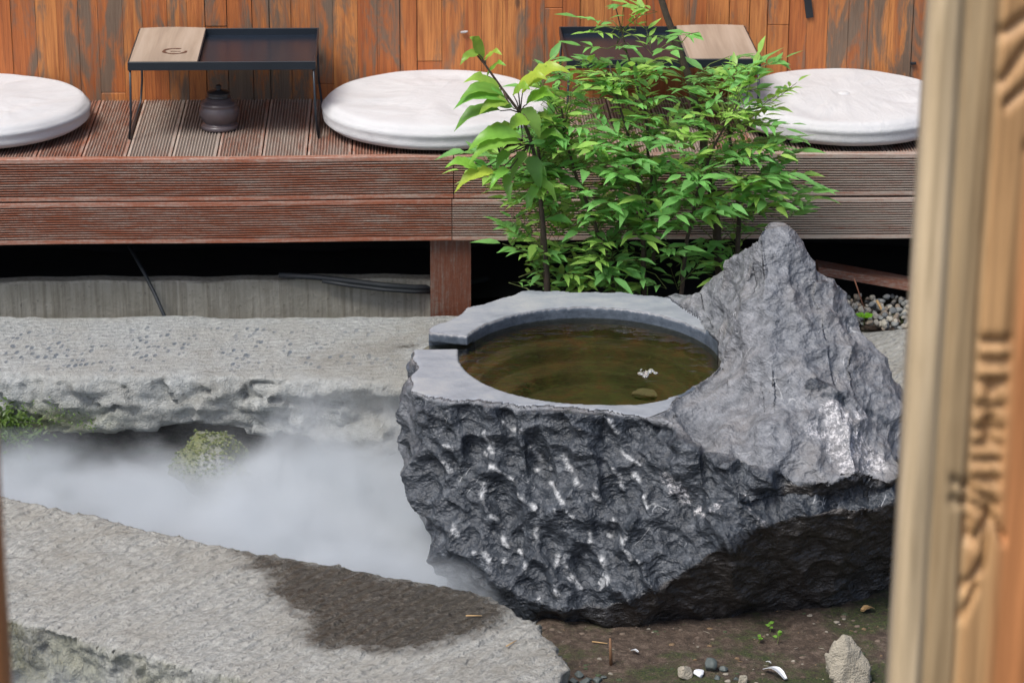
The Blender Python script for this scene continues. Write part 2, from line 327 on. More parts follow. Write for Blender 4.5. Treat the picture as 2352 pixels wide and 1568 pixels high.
def m_water(name, tint, deep=0.0, rip=.0012, centre=None):
    g = G(name); n = g.noise(9, g.obj((1, 2.2, 1)), det=3, dist=.4); n2 = g.noise(34, g.obj((1, 1.8, 1)), det=2)
    h = g.math('ADD', g.math('MULTIPLY', n, .55), g.math('MULTIPLY', n2, .10))
    if centre is not None:
        mp = g.t.nodes.new("ShaderNodeMapping"); g.t.links.new(g.tc.outputs['Object'], mp.inputs[0]); mp.inputs[1].default_value = (-centre[0], -centre[1], -centre[2])
        ln = g.t.nodes.new("ShaderNodeVectorMath"); ln.operation = 'LENGTH'; g.t.links.new(mp.outputs[0], ln.inputs[0]); r = ln.outputs['Value']
        wave = g.math('SINE', g.math('MULTIPLY', r, 300.)); wave = g.math('MULTIPLY', wave, g.ss(r, .015, .17, 1, 0)); h = g.math('ADD', h, g.math('MULTIPLY', wave, .55))
    nb = g.bump(h, rip*10, .55)
    tr = g.n("ShaderNodeBsdfTransparent", Color=tuple(tint)+(1,)); gl = g.n("ShaderNodeBsdfGlossy", Roughness=.02, Color=(1, 1, 1, 1), Normal=nb); fr = g.n("ShaderNodeFresnel", IOR=1.33, Normal=nb)
    mx = g.t.nodes.new("ShaderNodeMixShader"); g.t.links.new(fr, mx.inputs[0]); g.t.links.new(tr, mx.inputs[1]); g.t.links.new(gl, mx.inputs[2]); g.t.links.new(mx.outputs[0], g.out.inputs[0])
    return g.m
def m_wood(name, c1, c2, c3, axis='z', sc=1.0):
    g = G(name); st = {'z': (60, 60, 3), 'x': (3, 60, 60), 'y': (60, 3, 60)}[axis]; c, a, b, d = g.col()
    gr = g.noise(sc, g.obj(st), det=5, rough=.6, dist=.5); big = g.noise(3, g.obj(tuple(1 if s > 9 else .4 for s in st)), det=4)
    cc = g.ramp(gr, [(.25, c1), (.5, c2), (.75, c3)]); cc = g.mix(g.ss(big, .4, .7, 0, .35), cc, tuple(x*.6 for x in c2)); cc = g.mix(1.0, cc, c, 'MULTIPLY')
    return g.done(cc, .6, g.bump(gr, .002, .5))

MB_ROCK = m_boulder(); M_LEDGE = m_slab("chiselled_granite", chisel=.2, ang=radians(82), tint=(1.12, 1.14, 1.14)); M_SLAB = m_slab("rough_granite", chisel=.8, ang=radians(38), tint=(1.14, 1.11, 1.05))
M_PLANK = m_planks(); M_DECK = m_deck("deck_timber", 'y', -.20); M_FASC = m_deck("fascia_timber", 'x', -.02)
M_NLEAF = m_leaf("shrub_leaf", .45); M_BLEAF = m_leaf("broad_leaf", .42); M_CUSH = m_fabric(); M_SOIL = m_soil(); M_CONC = m_concrete()
M_STEM = m_plain("bark", (.075, .052, .036), .8, .5, 60, bump=.004); M_PET = m_plain("green_stem", (.13, .17, .045), .6, .3)
M_BLACK = m_plain("black_steel", (.020, .026, .034), .38, .2, 8, .3); M_TRAY = m_plain("tray_sheet", (.034, .050, .078), .26, .25, 5, .65)
M_VOID = m_plain("underdeck_shade", (.010, .009, .008), .95); M_CABLE = m_plain("rubber_cable", (.018, .022, .026), .55)  # M_VOID: near-black colour stands in for the deep shade under the deck
M_BOARD = m_wood("pale_board", (.24, .185, .14), (.34, .27, .205), (.41, .335, .265), 'y', .6); M_BURN = m_plain("burnt_wood", (.095, .040, .022), .7, .4, 80)
M_JAR = m_plain("glazed_stoneware", (.085, .068, .072), .34, .3, 14); M_TAPE = m_plain("black_tape", (.012, .014, .018), .5)
M_POST = m_wood("carved_oak", (.50, .46, .40), (.84, .81, .77), (1.1, 1.1, 1.1), 'z', 1.3)
M_STONE = m_plain("pale_stone", (.36, .325, .255), .85, .35, 30, bump=.008); M_GRAVEL = None
M_STRAW = m_plain("dry_straw", (.42, .27, .12), .7, .3); M_LILAC = m_plain("lilac_plastic", (.33, .32, .72), .4, .1)
M_MOSS = m_plain("moss", (.10, .13, .028), .95, .7, 50, bump=.01); M_GREEN = m_leaf("seedling_leaf", .35); M_WHITE = m_plain("white_shell", (.66, .68, .70), .6, .2, 60)
M_FOAM = m_plain("water_foam", (.8, .83, .86), .05, .1); M_FOAM.node_tree.nodes["Principled BSDF"].inputs["Transmission Weight"].default_value = .8; M_FOAM.node_tree.nodes["Principled BSDF"].inputs["IOR"].default_value = 1.33

# ------------------------------------------------------------------ the ground
def grid(x0, x1, y0, y1, h, zf):
    xs = np.arange(x0, x1+h/2, h); ys = np.arange(y0, y1+h/2, h); X, Y = np.meshgrid(xs, ys, indexing='ij'); P = np.stack([X.ravel(), Y.ravel(), np.zeros(X.size)], 1); P[:, 2] = zf(P)
    i = np.arange(X.size).reshape(X.shape); Fc = np.stack([i[:-1, :-1], i[1:, :-1], i[1:, 1:], i[:-1, 1:]], -1).reshape(-1, 4); return P, Fc
tag(mesh("ground", [(-60, -60, -.46), (60, -60, -.46), (60, 60, -.46), (-60, 60, -.46)], [(0, 1, 2, 3)], M_SOIL), kind='structure')
SOILZ = -.225
def soilz(P): return SOILZ+.012*fbm(P*np.array([5, 5, 1]), 4, 3)+.006*fbm(P*np.array([30, 30, 1]), 3, 9)-.20*sstep(.02, -.12, P[:, 0])*sstep(-1.9, -1.5, P[:, 1])
V, Q = grid(-.10, 2.6, -3.4, -.5, .02, soilz); tag(mesh("soil", V, Q, M_SOIL), kind='structure')
V, Q = grid(-.03, 2.6, -.60, .62, .03, lambda P: -.03+.012*fbm(P*6, 3, 5)); tag(mesh("planting_soil", V, Q, M_SOIL), kind='structure')
V, Q = grid(-3.2, 3.2, .145, .66, .06, lambda P: -.02+.02*fbm(P*6, 3, 5)); tag(mesh("earth", V, Q, M_VOID), kind='structure')  # ground under the deck, its shade put into the near-black colour
V, Q = grid(-3.4, .3, -2.4, -.3, .05, lambda P: -.33+0*P[:, 0]); tag(mesh("water", V, Q, m_water("channel_water", (.5, .55, .55))), kind='structure')

# ------------------------------------------------------------------ plank wall behind the deck
b = MB(); x = -3.2; k = 0
while x < 3.3:
    w = random.choice([.052, .058, .062, .066, .072]); z = 0
    zc = [.385-random.uniform(0, .4)]
    while zc[-1] < 2.5: zc.append(zc[-1]+random.choice([.35, .8, 1.2, 1.6]))
    lr = 1 if -.02 < x < 3 else 0
    for z0, z1 in zip(zc, zc[1:]):
        wea = random.uniform(.25, .74) if x < -.32 else random.uniform(.05, .44)
        if x > .95: wea = random.uniform(.3, .8)
        y = .632+random.uniform(-.002, .002); gp = .0005+(.0016 if random.random() < .18 else 0)
        b.box((x+gp, y, max(z0, .385)+.0006), (x+w-gp, y+.02, z1-.0006), (random.random(), wea, 0), .0015) if z1 > .40 else None
    x += w
b.box((-3.2, .648, .38), (3.4, .70, 2.6), (0, .8, 1))
b.build("plank_wall", M_PLANK, loc=(0, .66, .38)); wall = COL.objects["plank_wall"]
tag(wall, "weathered orange and grey vertical plank wall rising behind the timber deck", "wall")
p = PY(1858, 20, .622); tb = MB(); tb.box((-.011, -.002, -.030), (.011, .002, .030), bev=.0006)
t = tb.build("tape_strip", M_TAPE); t.location = (p[0], .6275, p[2]); t.rotation_euler.y = radians(-9); tag(t, "tilted black tape strip stuck high on the plank wall", "tape")
p = PY(2098, 147, .622); tb = MB(); tb.box((-.009, -.003, -.004), (.009, .003, .004), bev=.001)
t = tb.build("staple", M_TAPE); t.location = (p[0], .627, p[2]); tag(t, "tiny dark staple in the plank wall beside the carved post", "staple")
p = PY(1068, 74, .622); tb = MB(); tb.tube([(-.012, 0, -.002), (0, -.004, 0), (.008, -.006, .002)], [.003, .004, .0025], 8)
t = tb.build("peg", m_plain("grey_peg", (.35, .33, .32), .4, .4, 90)); t.location = (p[0], .627, p[2]); tag(t, "small pale grey peg in the wall left of the leafy shrub", "peg")

# ------------------------------------------------------------------ timber deck
dk = empty("timber_deck", (0, .3, 0), "long low deck of grooved red brown boards along the plank wall", "deck")
DW, DZ = .1245, .45
b = MB(); x0 = PZ(80, 366, DZ)[0]-DW*16
for i in range(46):
    xa = x0+DW*i; n = 13; pr = []; g_ = .0022
    pr.append((xa+g_, DZ-.025, 0)); pr.append((xa+g_, DZ-.001, 0)); pr.append((xa+.008, DZ, 0))
    for j in range(n):
        u = xa+.008+(DW-.016)*j/n; wv = (DW-.016)/n
        pr += [(u+.05*wv, DZ, 0), (u+.3*wv, DZ-.0035, 1), (u+.62*wv, DZ-.0035, 1), (u+.85*wv, DZ, 0)]
    pr += [(xa+DW-.008, DZ, 0), (xa+DW-g_, DZ-.001, 0), (xa+DW-g_, DZ-.025, 0)]
    m = len(pr); sh = random.uniform(-.16, .14); ys = (.024, .3, .628)
    V = [(px, y, pz) for y in ys for px, pz, _ in pr]; cc = np.array([(sh, .6*d, 0) for y in ys for _, _, d in pr])
    b.add(V, [(r*m+j, r*m+j+1, (r+1)*m+j+1, (r+1)*m+j) for r in range(2) for j in range(m-1)], cc)
b.v = [(x_, y_-.3, z_) for x_, y_, z_ in b.v]; b.build("deck_boards", M_DECK, dk)
XJ = PY(1038, 500, 0)[0]
def fascia(xa, xb, z0, z1, sh):
    n = 14; h = z1-z0; pr = [(z0, .022, 0), (z0, .0015, 0), (z0+.0015, 0, 0), (z0+.011, 0, 0)]
    for j in range(n):
        w = (h-.023)/n; u = z0+.012+w*j; pr += [(u+.04*w, 0, 0), (u+.22*w, .005, 1), (u+.56*w, .005, 1), (u+.74*w, 0, 0)]
    pr += [(z1-.0105, 0, 0), (z1-.002, 0, 0), (z1, .002, 0), (z1, .022, 0)]
    xs = np.linspace(xa, xb, 40); m = len(pr); bb = MB()
    wob = [.0012*sin(x_*2.1+z0*40)+.0008*sin(x_*7+z1*50) for x_ in xs]
    V = [(x_, y-.3+wb*.6, z+wb) for x_, wb in zip(xs, wob) for z, y, _ in pr]; cc = np.array([(sh+.16*sstep(-.5, 1.2, x_), .92*d, 0) for x_ in xs for z, y, d in pr])
    bb.add(V, [(i*m+j, (i+1)*m+j, (i+1)*m+j+1, i*m+j+1) for i in range(39) for j in range(m-1)]+[tuple(range(m))[::-1], tuple(range(39*m, 40*m))], cc)
    return bb.build("fascia_board", M_FASC, dk)
fascia(-3.2, XJ+.004, .3315, .4535, 0); fascia(XJ+.0065, 3.2, .3315, .4535, .05)
fascia(-3.2, XJ-.001, .2065, .3265, -.03); fascia(XJ+.0015, 3.2, .2065, .3265, .09)
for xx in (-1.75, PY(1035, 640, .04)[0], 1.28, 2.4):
    b = MB(); b.box((xx-.057, .026-.3, -.12), (xx+.057, .126-.3, .424), (0, 0, 0), .003); o = b.build("support_post", m_deck("post_timber", 'z', .05, .42) if 'post_timber' not in bpy.data.materials else bpy.data.materials['post_timber'], dk)  # deck timber dimmed: dark stain plus under-deck shade in the colour
b = MB(); b.box((-3.2, .645-.3, -.36), (3.4, .72-.3, .378)); b.build('shade_backing', M_VOID, dk)  # added dark sheet that paints the back of the gap as black shade
b = MB(); b.box((-3.2, .032-.3, .215), (3.2, .07-.3, .424), (0, .8, 0)); b.build("rim_joist", M_FASC, dk)
for xx in np.arange(-3, 3.2, .5): b = MB(); b.box((xx, .1-.3, .30), (xx+.045, .62-.3, .423), (0, .8, 0)); b.build("joist", M_FASC, dk)
cw = MB()
nx = 120; xs = np.linspace(-3.2, -.13, nx); 
V = []; 
for x_ in xs:
    e = .002*sin(x_*9)+.0015*sin(x_*31); V += [(x_, .105, -.30), (x_, .103+e, .055), (x_, .108, .061+e), (x_, .15, .061+e)]
cw.add(V, [(i*4+j, (i+1)*4+j, (i+1)*4+j+1, i*4+j+1) for i in range(nx-1) for j in range(3)])
o = cw.build("footing_wall", M_CONC, loc=(-1.6, .12, -.3)); tag(o, "low stained concrete footing in the shadow under the deck", "wall")
b = MB(); p0, p1 = PY(333, 630, .10), PY(377, 724, .04); b.tube([p0+np.array([-.05, .08, .06]), p0, (p0+p1)/2+np.array([0, 0, .004]), p1, p1+np.array([.01, -.005, -.03])], .0055, 8)
o = b.build("cable", M_CABLE, loc=tuple(p0), smooth=True); tag(o, "thin black cable hanging straight down over the concrete footing", "cable")
b = MB(); pts = [PY(u, v, y) for u, v, y in ((640, 632, .09), (720, 636, .085), (800, 645, .08), (880, 655, .075), (950, 660, .075), (1010, 660, .13), (1120, 640, .2))]; b.tube(pts, .0085, 8)
pts = [PY(u, v+9, y-.01) for u, v, y in ((740, 636, .085), (800, 646, .08), (880, 656, .075), (950, 661, .075), (1010, 661, .13))]; b.tube(pts, .006, 8)
o = b.build("hose", M_CABLE, loc=tuple(pts[0]), smooth=True); tag(o, "slack black hose drooping along the footing toward the deck post", "hose")
p0, p1 = PY(1880, 622, .10), PY(2130, 648, .04); p1 = p0+(p1-p0)*1.6; p1[2] = .012; b = MB(); d = p1-p0
V = [p0+np.array(q) for q in ((0, 0, -.012), (0, 0, .012), (0, .06, .014), (0, .06, -.01))]+[p1+np.array(q) for q in ((0, 0, -.012), (0, 0, .012), (0, .06, .014), (0, .06, -.01))]
b.add(V, [(0, 4, 5, 1), (1, 5, 6, 2), (2, 6, 7, 3), (3, 7, 4, 0), (0, 1, 2, 3), (7, 6, 5, 4)], (0, .1, 0)); o = b.build("plank", M_FASC, loc=tuple(p0)); tag(o, "loose brown plank slanting in the dark gap under the deck at right", "plank")

# ------------------------------------------------------------------ cushions
def cushion(cx, cy, R, H, label, seed, tilt=0, button=False):
    nr, na = 46, 120; V = []; Fc = []; prof = []
    for i in range(nr+1):                                        # top centre -> rim -> bottom
        t = i/nr
        if t < .5: r = R*(1-(1-t*2)**1.0)*.93; 
        prof.append(t)
    pr = []
    for i in range(26): s = i/25; r = s*R*.93; pr.append((r, H*(.93+.07*cos(pi*s)-.0*s)-(H*.10*math.exp(-(s/.07)**2) if button else 0)-H*.07*math.exp(-(s/.45)**2)))
    z_t = pr[-1][1]
    for i in range(1, 15):
        a = pi*i/15; bul = .105*R*sin(a)**.8; pr.append((R*.93+bul*.98, H*.5+cos(a)*(z_t-H*.5)*1.0))
    seam = len(pr)-10
    for i in range(1, 8): pr.append((R*.93*(1-i/8*.9), H*.02*(1)))
    pr = [(max(r, .001), z) for r, z in pr]; k = len(pr)
    P = np.array([(r*cos(2*pi*j/na), r*sin(2*pi*j/na), z) for r, z in pr for j in range(na)])
    ang = np.tile(np.arange(na)*2*pi/na, k); rr = np.repeat([q[0] for q in pr], na)/R; zz = np.repeat([q[1] for q in pr], na)
    fold = fbm(np.stack([np.cos(ang)*3.2+seed, np.sin(ang)*3.2, rr*.8], 1), 3, seed)
    fold2 = fbm(np.stack([np.cos(ang)*7+seed, np.sin(ang)*7, rr*2.0], 1), 3, seed+5)
    top = zz > H*.3
    P[:, 2] += np.where(top, (fold*.006+fold2*.003+.014*fbm(np.stack([P[:, 0]*4+seed, P[:, 1]*9, 0*ang], 1), 3, seed+9))*sstep(.2, .55, rr)*sstep(1.06, .7, rr), 0)
    side = sstep(.9, .99, rr); wr = fbm(np.stack([ang*2.2+seed, zz*45, 0*ang], 1), 3, seed+2)
    k2 = 1+side*(.010*wr); P[:, 0] *= k2; P[:, 1] *= k2
    for zs in (.30, .62):                                        # piping seams round the side
        s_ = np.exp(-((zz/H-zs)/.035)**2)*side; P[:, 0] *= 1+.018*s_; P[:, 1] *= 1+.018*s_
    P[:, 2] = np.maximum(P[:, 2], .0)
    Fc = [(i*na+j, i*na+(j+1) % na, (i+1)*na+(j+1) % na, (i+1)*na+j) for i in range(k-1) for j in range(na)]+[tuple((k-1)*na+j for j in range(na)), tuple(range(na))[::-1]]
    Fc = [f[::-1] for f in Fc]
    o = empty("floor_cushion", (cx, cy, DZ+.001), label, "cushion", "round white floor cushions on the deck", rz=seed*1.3)
    o.rotation_euler.x = tilt
    mesh("cover", P, Fc, M_CUSH, o)
    if not button: return o
    bt = MB(); zb = P[:na, 2].mean(); bt.lathe([(.001, zb+.011), (.012, zb+.010), (.017, zb+.006), (.018, zb+.002), (.010, zb-.004)], 24); bt.build("button", M_CUSH, o, smooth=True)
    return o
pL, pM, pR = PZ(-28, 262, DZ), PZ(1005, 283, DZ), PZ(1935, 281, DZ)
cushion(pL[0], .34, .300, .094, "round white cushion at the left edge beside the tray table", 3)
cushion(pM[0], .325, .318, .100, "round white cushion partly behind the big leaves of the shrub", 7)
cushion(pR[0], .33, .308, .098, "round white cushion with a centre button next to the carved post", 11, 0, True)

# ------------------------------------------------------------------ tray tables and jar
def table(uL, uR, board_left, label, blabel):
    yF, yB = .195, .590
    a = PY(uL, 152, yF); c = PY(uR, 152, yF); w = c[0]-a[0]; cx = (a[0]+c[0])/2; zt = .675
    o = empty("tray_table", (cx, (yF+yB)/2, DZ), label, "table", "black tray tables on the deck")
    hd = (yB-yF)/2; hw = w/2; z0 = zt-DZ-.024; z1 = zt-DZ
    b = MB(); b.box((-hw, -hd, z0), (hw, -hd+.004, z1), bev=.0008); b.box((-hw, hd-.004, z0), (hw, hd, z1), bev=.0008)
    b.box((-hw, -hd+.0045, z0), (-hw+.004, hd-.0045, z1), bev=.0008); b.box((hw-.004, -hd+.0045, z0), (hw, hd-.0045, z1), bev=.0008); b.build("tray_rim", M_BLACK, o)
    b = MB(); b.box((-hw+.004, -hd+.004, z0+.001), (hw-.004, hd-.004, z0+.004)); b.build("tray_base", M_TRAY, o)
    for s in (-1, 1):
        xx = s*(hw-.006); b = MB(); r = .0034; so = s*.010
        b.tube([(xx, -hd+.006, z0+.004), (xx+so*.3, -hd+.005, .07), (xx+so, -hd+.004, .004), (xx+so, 0, .004), (xx+so, hd-.004, .004), (xx+so*.3, hd-.005, .07), (xx, hd-.006, z0+.004)], r, 8); b.build("leg", M_BLACK, o, smooth=True)
    # plank lid resting in the tray
    bw = w*.36; x0, x1 = (-hw+.005, -hw+.005+bw) if board_left else (hw-.005-bw, hw-.005)
    b = MB(); V, Fc = grid(0, 1, 0, 1, 1/12, lambda P: 0*P[:, 0])
    V = np.array([(x0+(x1-x0)*q[0], -hd+.004+(2*hd-.006)*q[1], .003*math.cos(pi*(q[0]-.5))*(q[1])) for q in V]); n = len(V)
    top = V+np.array([0, 0, z1+.002]); bot = V+np.array([0, 0, z1-.014])
    b.add(top, [tuple(f) for f in Fc]); b.add(bot, [tuple(f)[::-1] for f in Fc])
    L = 13; ed = [i for i in range(L)]+[(L-1)+L*k for k in range(1, L)]+[L*L-1-k for k in range(1, L)]+[L*(L-1)-L*k for k in range(1, L-1)]
    g = MB(); g.v = b.v; g.f = b.f; g.c = b.c; m = len(ed)
    g.f += [(ed[i], ed[(i+1) % m], ed[(i+1) % m]+n, ed[i]+n) for i in range(m)]
    wl = (o.location.x, o.location.y, DZ)
    bo = empty("lid_board", (wl[0]+(x0+x1)/2, wl[1], wl[2]+z1-.014), blabel, "board", "pale lid boards lying in the tray tables")
    g.v = [(p[0]-(x0+x1)/2, p[1], p[2]-(z1-.014)) for p in g.v]; g.build("board", M_BOARD, bo)
    if board_left:                                               # branded ring with a short gap and a small bar
        q = MB(); pc = (.025, -.085); N_ = 44; V = []
        for i in range(N_+1):
            a_ = radians(62)+radians(306)*i/N_; w_ = .0085+.0025*sin(i*.7)
            for rr in (.028-w_/2, .028+w_/2): V.append((pc[0]+rr*cos(a_)*1.12, pc[1]+rr*sin(a_)*1.05, 0))
        q.add(V, [(2*i, 2*i+1, 2*i+3, 2*i+2) for i in range(N_)])
        q.add([(pc[0]-.012, pc[1]-.006, 0), (pc[0]+.016, pc[1]-.006, 0), (pc[0]+.016, pc[1]-.001, 0), (pc[0]-.012, pc[1]-.001, 0)], [(0, 1, 2, 3)])
        zz = []
        for x_, y_, z_ in q.v:
            xr = (x_+bw/2)/bw; yr = (y_+hd-.004)/(2*hd-.006); zz.append((x_, y_, .016+0.0006+.003*math.cos(pi*(xr-.5))*yr))
        q.v = zz; q.build("brand_mark", M_BURN, bo)
    return o
t1 = table(293, 725, True, "black steel tray table with wire legs standing over the jar", "pale lid board with a burnt ring mark on the left table")
t2 = table(1302, 1748, False, "black steel tray table half hidden behind the leafy shrub", "plain pale lid board on the table behind the shrub")
pj = PZ(505, 292, DZ); b = MB()
o = jar = empty("stone_jar", (pj[0], .315, DZ+.0005), "squat dark stoneware jar with a knobbed lid under the left table", "jar")
b.lathe([(.054, 0), (.057, .004), (.057, .013), (.052, .018), (.045, .021), (.046, .024), (.054, .034), (.0605, .052), (.061, .066), (.057, .080), (.0545, .085), (.0565, .089), (.056, .094), (.048, .099), (.040, .106), (.037, .114)], 48); b.build("jar_body", M_JAR, o, smooth=True)
b = MB(); b.lathe([(.0375, .1145), (.037, .119), (.033, .124), (.036, .129), (.034, .133), (.014, .138), (.007, .142), (.009, .149), (.010, .154), (.006, .159), (.001, .160)], 40); b.build("lid", m_plain("shaded_glaze", (.025, .022, .022), .4), o, smooth=True)  # lid darker than the body: the table's shadow is put into its colour

jar.scale = (.94, .94, .80)
# ------------------------------------------------------------------ stone ledge (far kerb of the channel)
def rock_mesh(V, N, amp_f, sizes, k, aniso=(1, 1, 1)):
    d = np.zeros(len(V))
    for s, a in sizes: d += a*facets(V/s*np.array(aniso)+fbm(V*6, 2, k)[:, None]*.25, k); k += 11
    return V+N*(d*amp_f)[:, None], d
h = .010; ax = axes((-2.6, -.68, -.22), (.06, .10, .06), h); X, Y, Zg = np.meshgrid(*ax, indexing='ij')
fx = np.array([-2.6, -1.4, -1.0, -.6, -.3, .1]); fy = np.interp(ax[0], fx, [-.46, -.474, -.50, -.555, -.56, -.56])[:, None, None]
bk = (.0+.012*np.sin(ax[0]*3)+.01*vnoise(np.stack([ax[0]*9, 0*ax[0], 0*ax[0]], 1), 2))[:, None, None]
f = smax(smax(fy-Y+ (.02*np.sin(X*7)+.35*np.clip(-Zg-.05, 0, 1)*0)-.35*0*Zg, Zg+.0+.02*(Y+.3), .02), np.maximum(Y-bk, -.17-Zg+.03*np.sin(X*5)+.3*np.clip(Y+.3, 0, 1)*0), .015)
f = np.maximum(f, X-.0)
V, Q, N = surfnet(f, (ax[0][0], ax[1][0], ax[2][0]), h)
fr = sstep(.55, -.1, N[:, 2])*sstep(.2, -.2, N[:, 1]); V2, _ = rock_mesh(V, N, fr*.9+.02, [(.16, .045), (.075, .028), (.035, .012)], 21, (.6, 1, 1.5))
top = sstep(.6, .9, N[:, 2]); V2[:, 2] += top*(.0035*fbm(V*np.array([26, 14, 1]), 3, 8)+.006*fbm(V*5, 3, 4))
bed = sstep(.35, .75, -N[:, 1]); 
moss = sstep(-.05, -.12, V[:, 2])*sstep(-.95, -1.35, V[:, 0])*fr
pit = top*sstep(-.5, -.43, V[:, 1])*sstep(-.05, -.13, V[:, 1])*sstep(-.15, -.6, V[:, 0])
wt = .42*np.exp(-(((V[:, 0]+.30)/.14)**2+((V[:, 1]+.28)/.07)**2))+.55*sstep(-.10, -.18, V[:, 2])
o = mesh("stone_ledge", V2, Q, M_LEDGE, loc=(-1.3, -.25, -.17), col=np.stack([moss, pit, wt], 1)); tag(o, "long flat chiselled stone ledge with a broken mossy face above the steam", "stone ledge")
h = .012; ax = axes((.62, -1.15, -.2), (2.4, -.10, .06), h); X, Y, Zg = np.meshgrid(*ax, indexing='ij')
f = smax(smax(poly2d(X[:, :, :1], Y[:, :, :1], [(.68, -.16), (2.35, -.14), (2.35, -1.1), (.78, -1.05)])*np.ones_like(Zg), Zg+.005, .02), -.15-Zg, .02)
V, Q, N = surfnet(f, (ax[0][0], ax[1][0], ax[2][0]), h); top = sstep(.6, .9, N[:, 2]); V[:, 2] += .010*fbm(V*7, 4, 6)
o = mesh("paving_stone", V, Q, M_SLAB, loc=(1.4, -.6, -.15), col=np.stack([0*top, 0*top, 0*top+.1], 1)); tag(o, "pale flat paving stone behind the boulder beside the carved post", "paving stone")

# ------------------------------------------------------------------ near slab
ZS = -.10; pts = [PZ(u, v, ZS)[:2] for u, v in ((-900, 965), (0, 1136), (520, 1252), (1050, 1345), (1130, 1370), (1216, 1420), (1268, 1470), (1312, 1527), (1262, 1600), (1100, 1690), (600, 1568), (300, 1497), (30, 1425), (-900, 1195))]
h = .0075; lo = np.min(pts, 0); hi = np.max(pts, 0); lo[0] = max(lo[0], -2.1)
ax = axes((lo[0]-.03, lo[1]-.03, -.37), (hi[0]+.04, hi[1]+.03, -.06), h); X, Y, Zg = np.meshgrid(*ax, indexing='ij')
d2 = poly2d(X[:, :, :1], Y[:, :, :1], pts); f = smax(d2*np.ones_like(Zg), Zg-ZS, .012); f = np.maximum(f, -.35-Zg); f = np.maximum(f, lo[0]-X)
V, Q, N = surfnet(f, (ax[0][0], ax[1][0], ax[2][0]), h); side = sstep(.8, .2, N[:, 2]); top = 1-side
V2, _ = rock_mesh(V, N, side*.55+.05, [(.12, .03), (.05, .02), (.025, .01)], 61)
dr = np.array([cos(radians(36)), sin(radians(36))]); s_ = V[:, :2] @ dr
V2[:, 2] += top*(.0045*fbm(np.stack([s_*8, (V[:, 1]*dr[0]-V[:, 0]*dr[1])*45, 0*s_], 1), 3, 8)+.006*fbm(V*5, 3, 4)+.006*(scallop(np.stack([s_/.04, (V[:, 1]*dr[0]-V[:, 0]*dr[1])/.022, V[:, 2]/.05], 1), 15)-.3))
pp = proj(V); wp = [(540, 1258), (640, 1265), (1050, 1338), (1130, 1365), (1190, 1410), (1150, 1440), (1060, 1470), (1000, 1490), (900, 1500), (800, 1492), (700, 1482), (680, 1450), (700, 1425), (640, 1395), (600, 1350), (620, 1330), (560, 1300)]
wpw = [PZ(u, v, ZS)[:2] for u, v in wp]; dw = poly2d(V[:, 0], V[:, 1], wpw); wet = sstep(.08, -.10, dw)*top+.55*side*sstep(-.9, -1.2, V[:, 0])
o = mesh("stone_slab", V2, Q, M_SLAB, loc=(-.7, -1.8, -.35), col=np.stack([.35*side, .0*top, wet], 1)); tag(o, "rough grey granite slab in the foreground with a dark wet patch", "stone slab")

# ------------------------------------------------------------------ the spring boulder with its carved basin
xs = [-.34, -.2, 0, .15, .3, .42, .50, .56, .62, .70, .76, .85, .94]
T = dict(
 yb=[-.86, -.74, -.555, -.56, -.585, -.62, -.66, -.68, -.70, -.74, -.78, -.85, -1.0],
 zb=[.25, .25, .25, .25, .25, .258, .27, .28, .28, .26, .23, .18, .10],
 yc=[-.95, -.85, -.62, -.62, -.64, -.72, -.98, -1.02, -1.0, -.97, -.95, -.97, -1.06],
 zc=[.25, .25, .25, .25, .25, .262, .545, .578, .585, .54, .46, .315, .17],
 yd=[-1.05, -1.0, -.9, -.9, -.95, -1.02, -1.04, -1.08, -1.06, -1.04, -1.03, -1.05, -1.12],
 zd=[.25, .25, .25, .25, .25, .268, .55, .583, .585, .535, .45, .305, .16],
 ym=[-1.15, -1.2, -1.2, -1.2, -1.25, -1.30, -1.30, -1.30, -1.30, -1.30, -1.30, -1.27, -1.22],
 zm=[.25, .25, .25, .25, .25, .268, .345, .385, .39, .375, .345, .25, .15],
 yl=[-1.27, -1.33, -1.378, -1.40, -1.47, -1.57, -1.62, -1.64, -1.65, -1.65, -1.63, -1.55, -1.38],
 zl=[.25, .25, .25, .25, .235, .20, .18, .175, .17, .16, .15, .15, .10],
 yv=[-1.34, -1.41, -1.47, -1.52, -1.56, -1.59, -1.61, -1.62, -1.625, -1.625, -1.61, -1.53, -1.39],
 zv=[.08, .06, .04, .04, .07, .10, .11, .12, .12, .12, .12, .12, .08],
 yu=[-1.38, -1.48, -1.585, -1.615, -1.635, -1.655, -1.665, -1.67, -1.67, -1.665, -1.65, -1.56, -1.40],
 zu=[-.08, -.10, -.17, -.17, -.085, .01, .06, .08, .09, .09, .09, .09, .05],
 yf=[-1.28, -1.40, -1.54, -1.57, -1.565, -1.54, -1.52, -1.50, -1.48, -1.47, -1.44, -1.38, -1.3])
h = .005; ax = axes((-.36, -1.74, -.27), (.99, -.50, .63), h)
Yg, Zg2 = np.meshgrid(ax[1], ax[2], indexing='ij'); f = np.empty((len(ax[0]), len(ax[1]), len(ax[2])), np.float32)
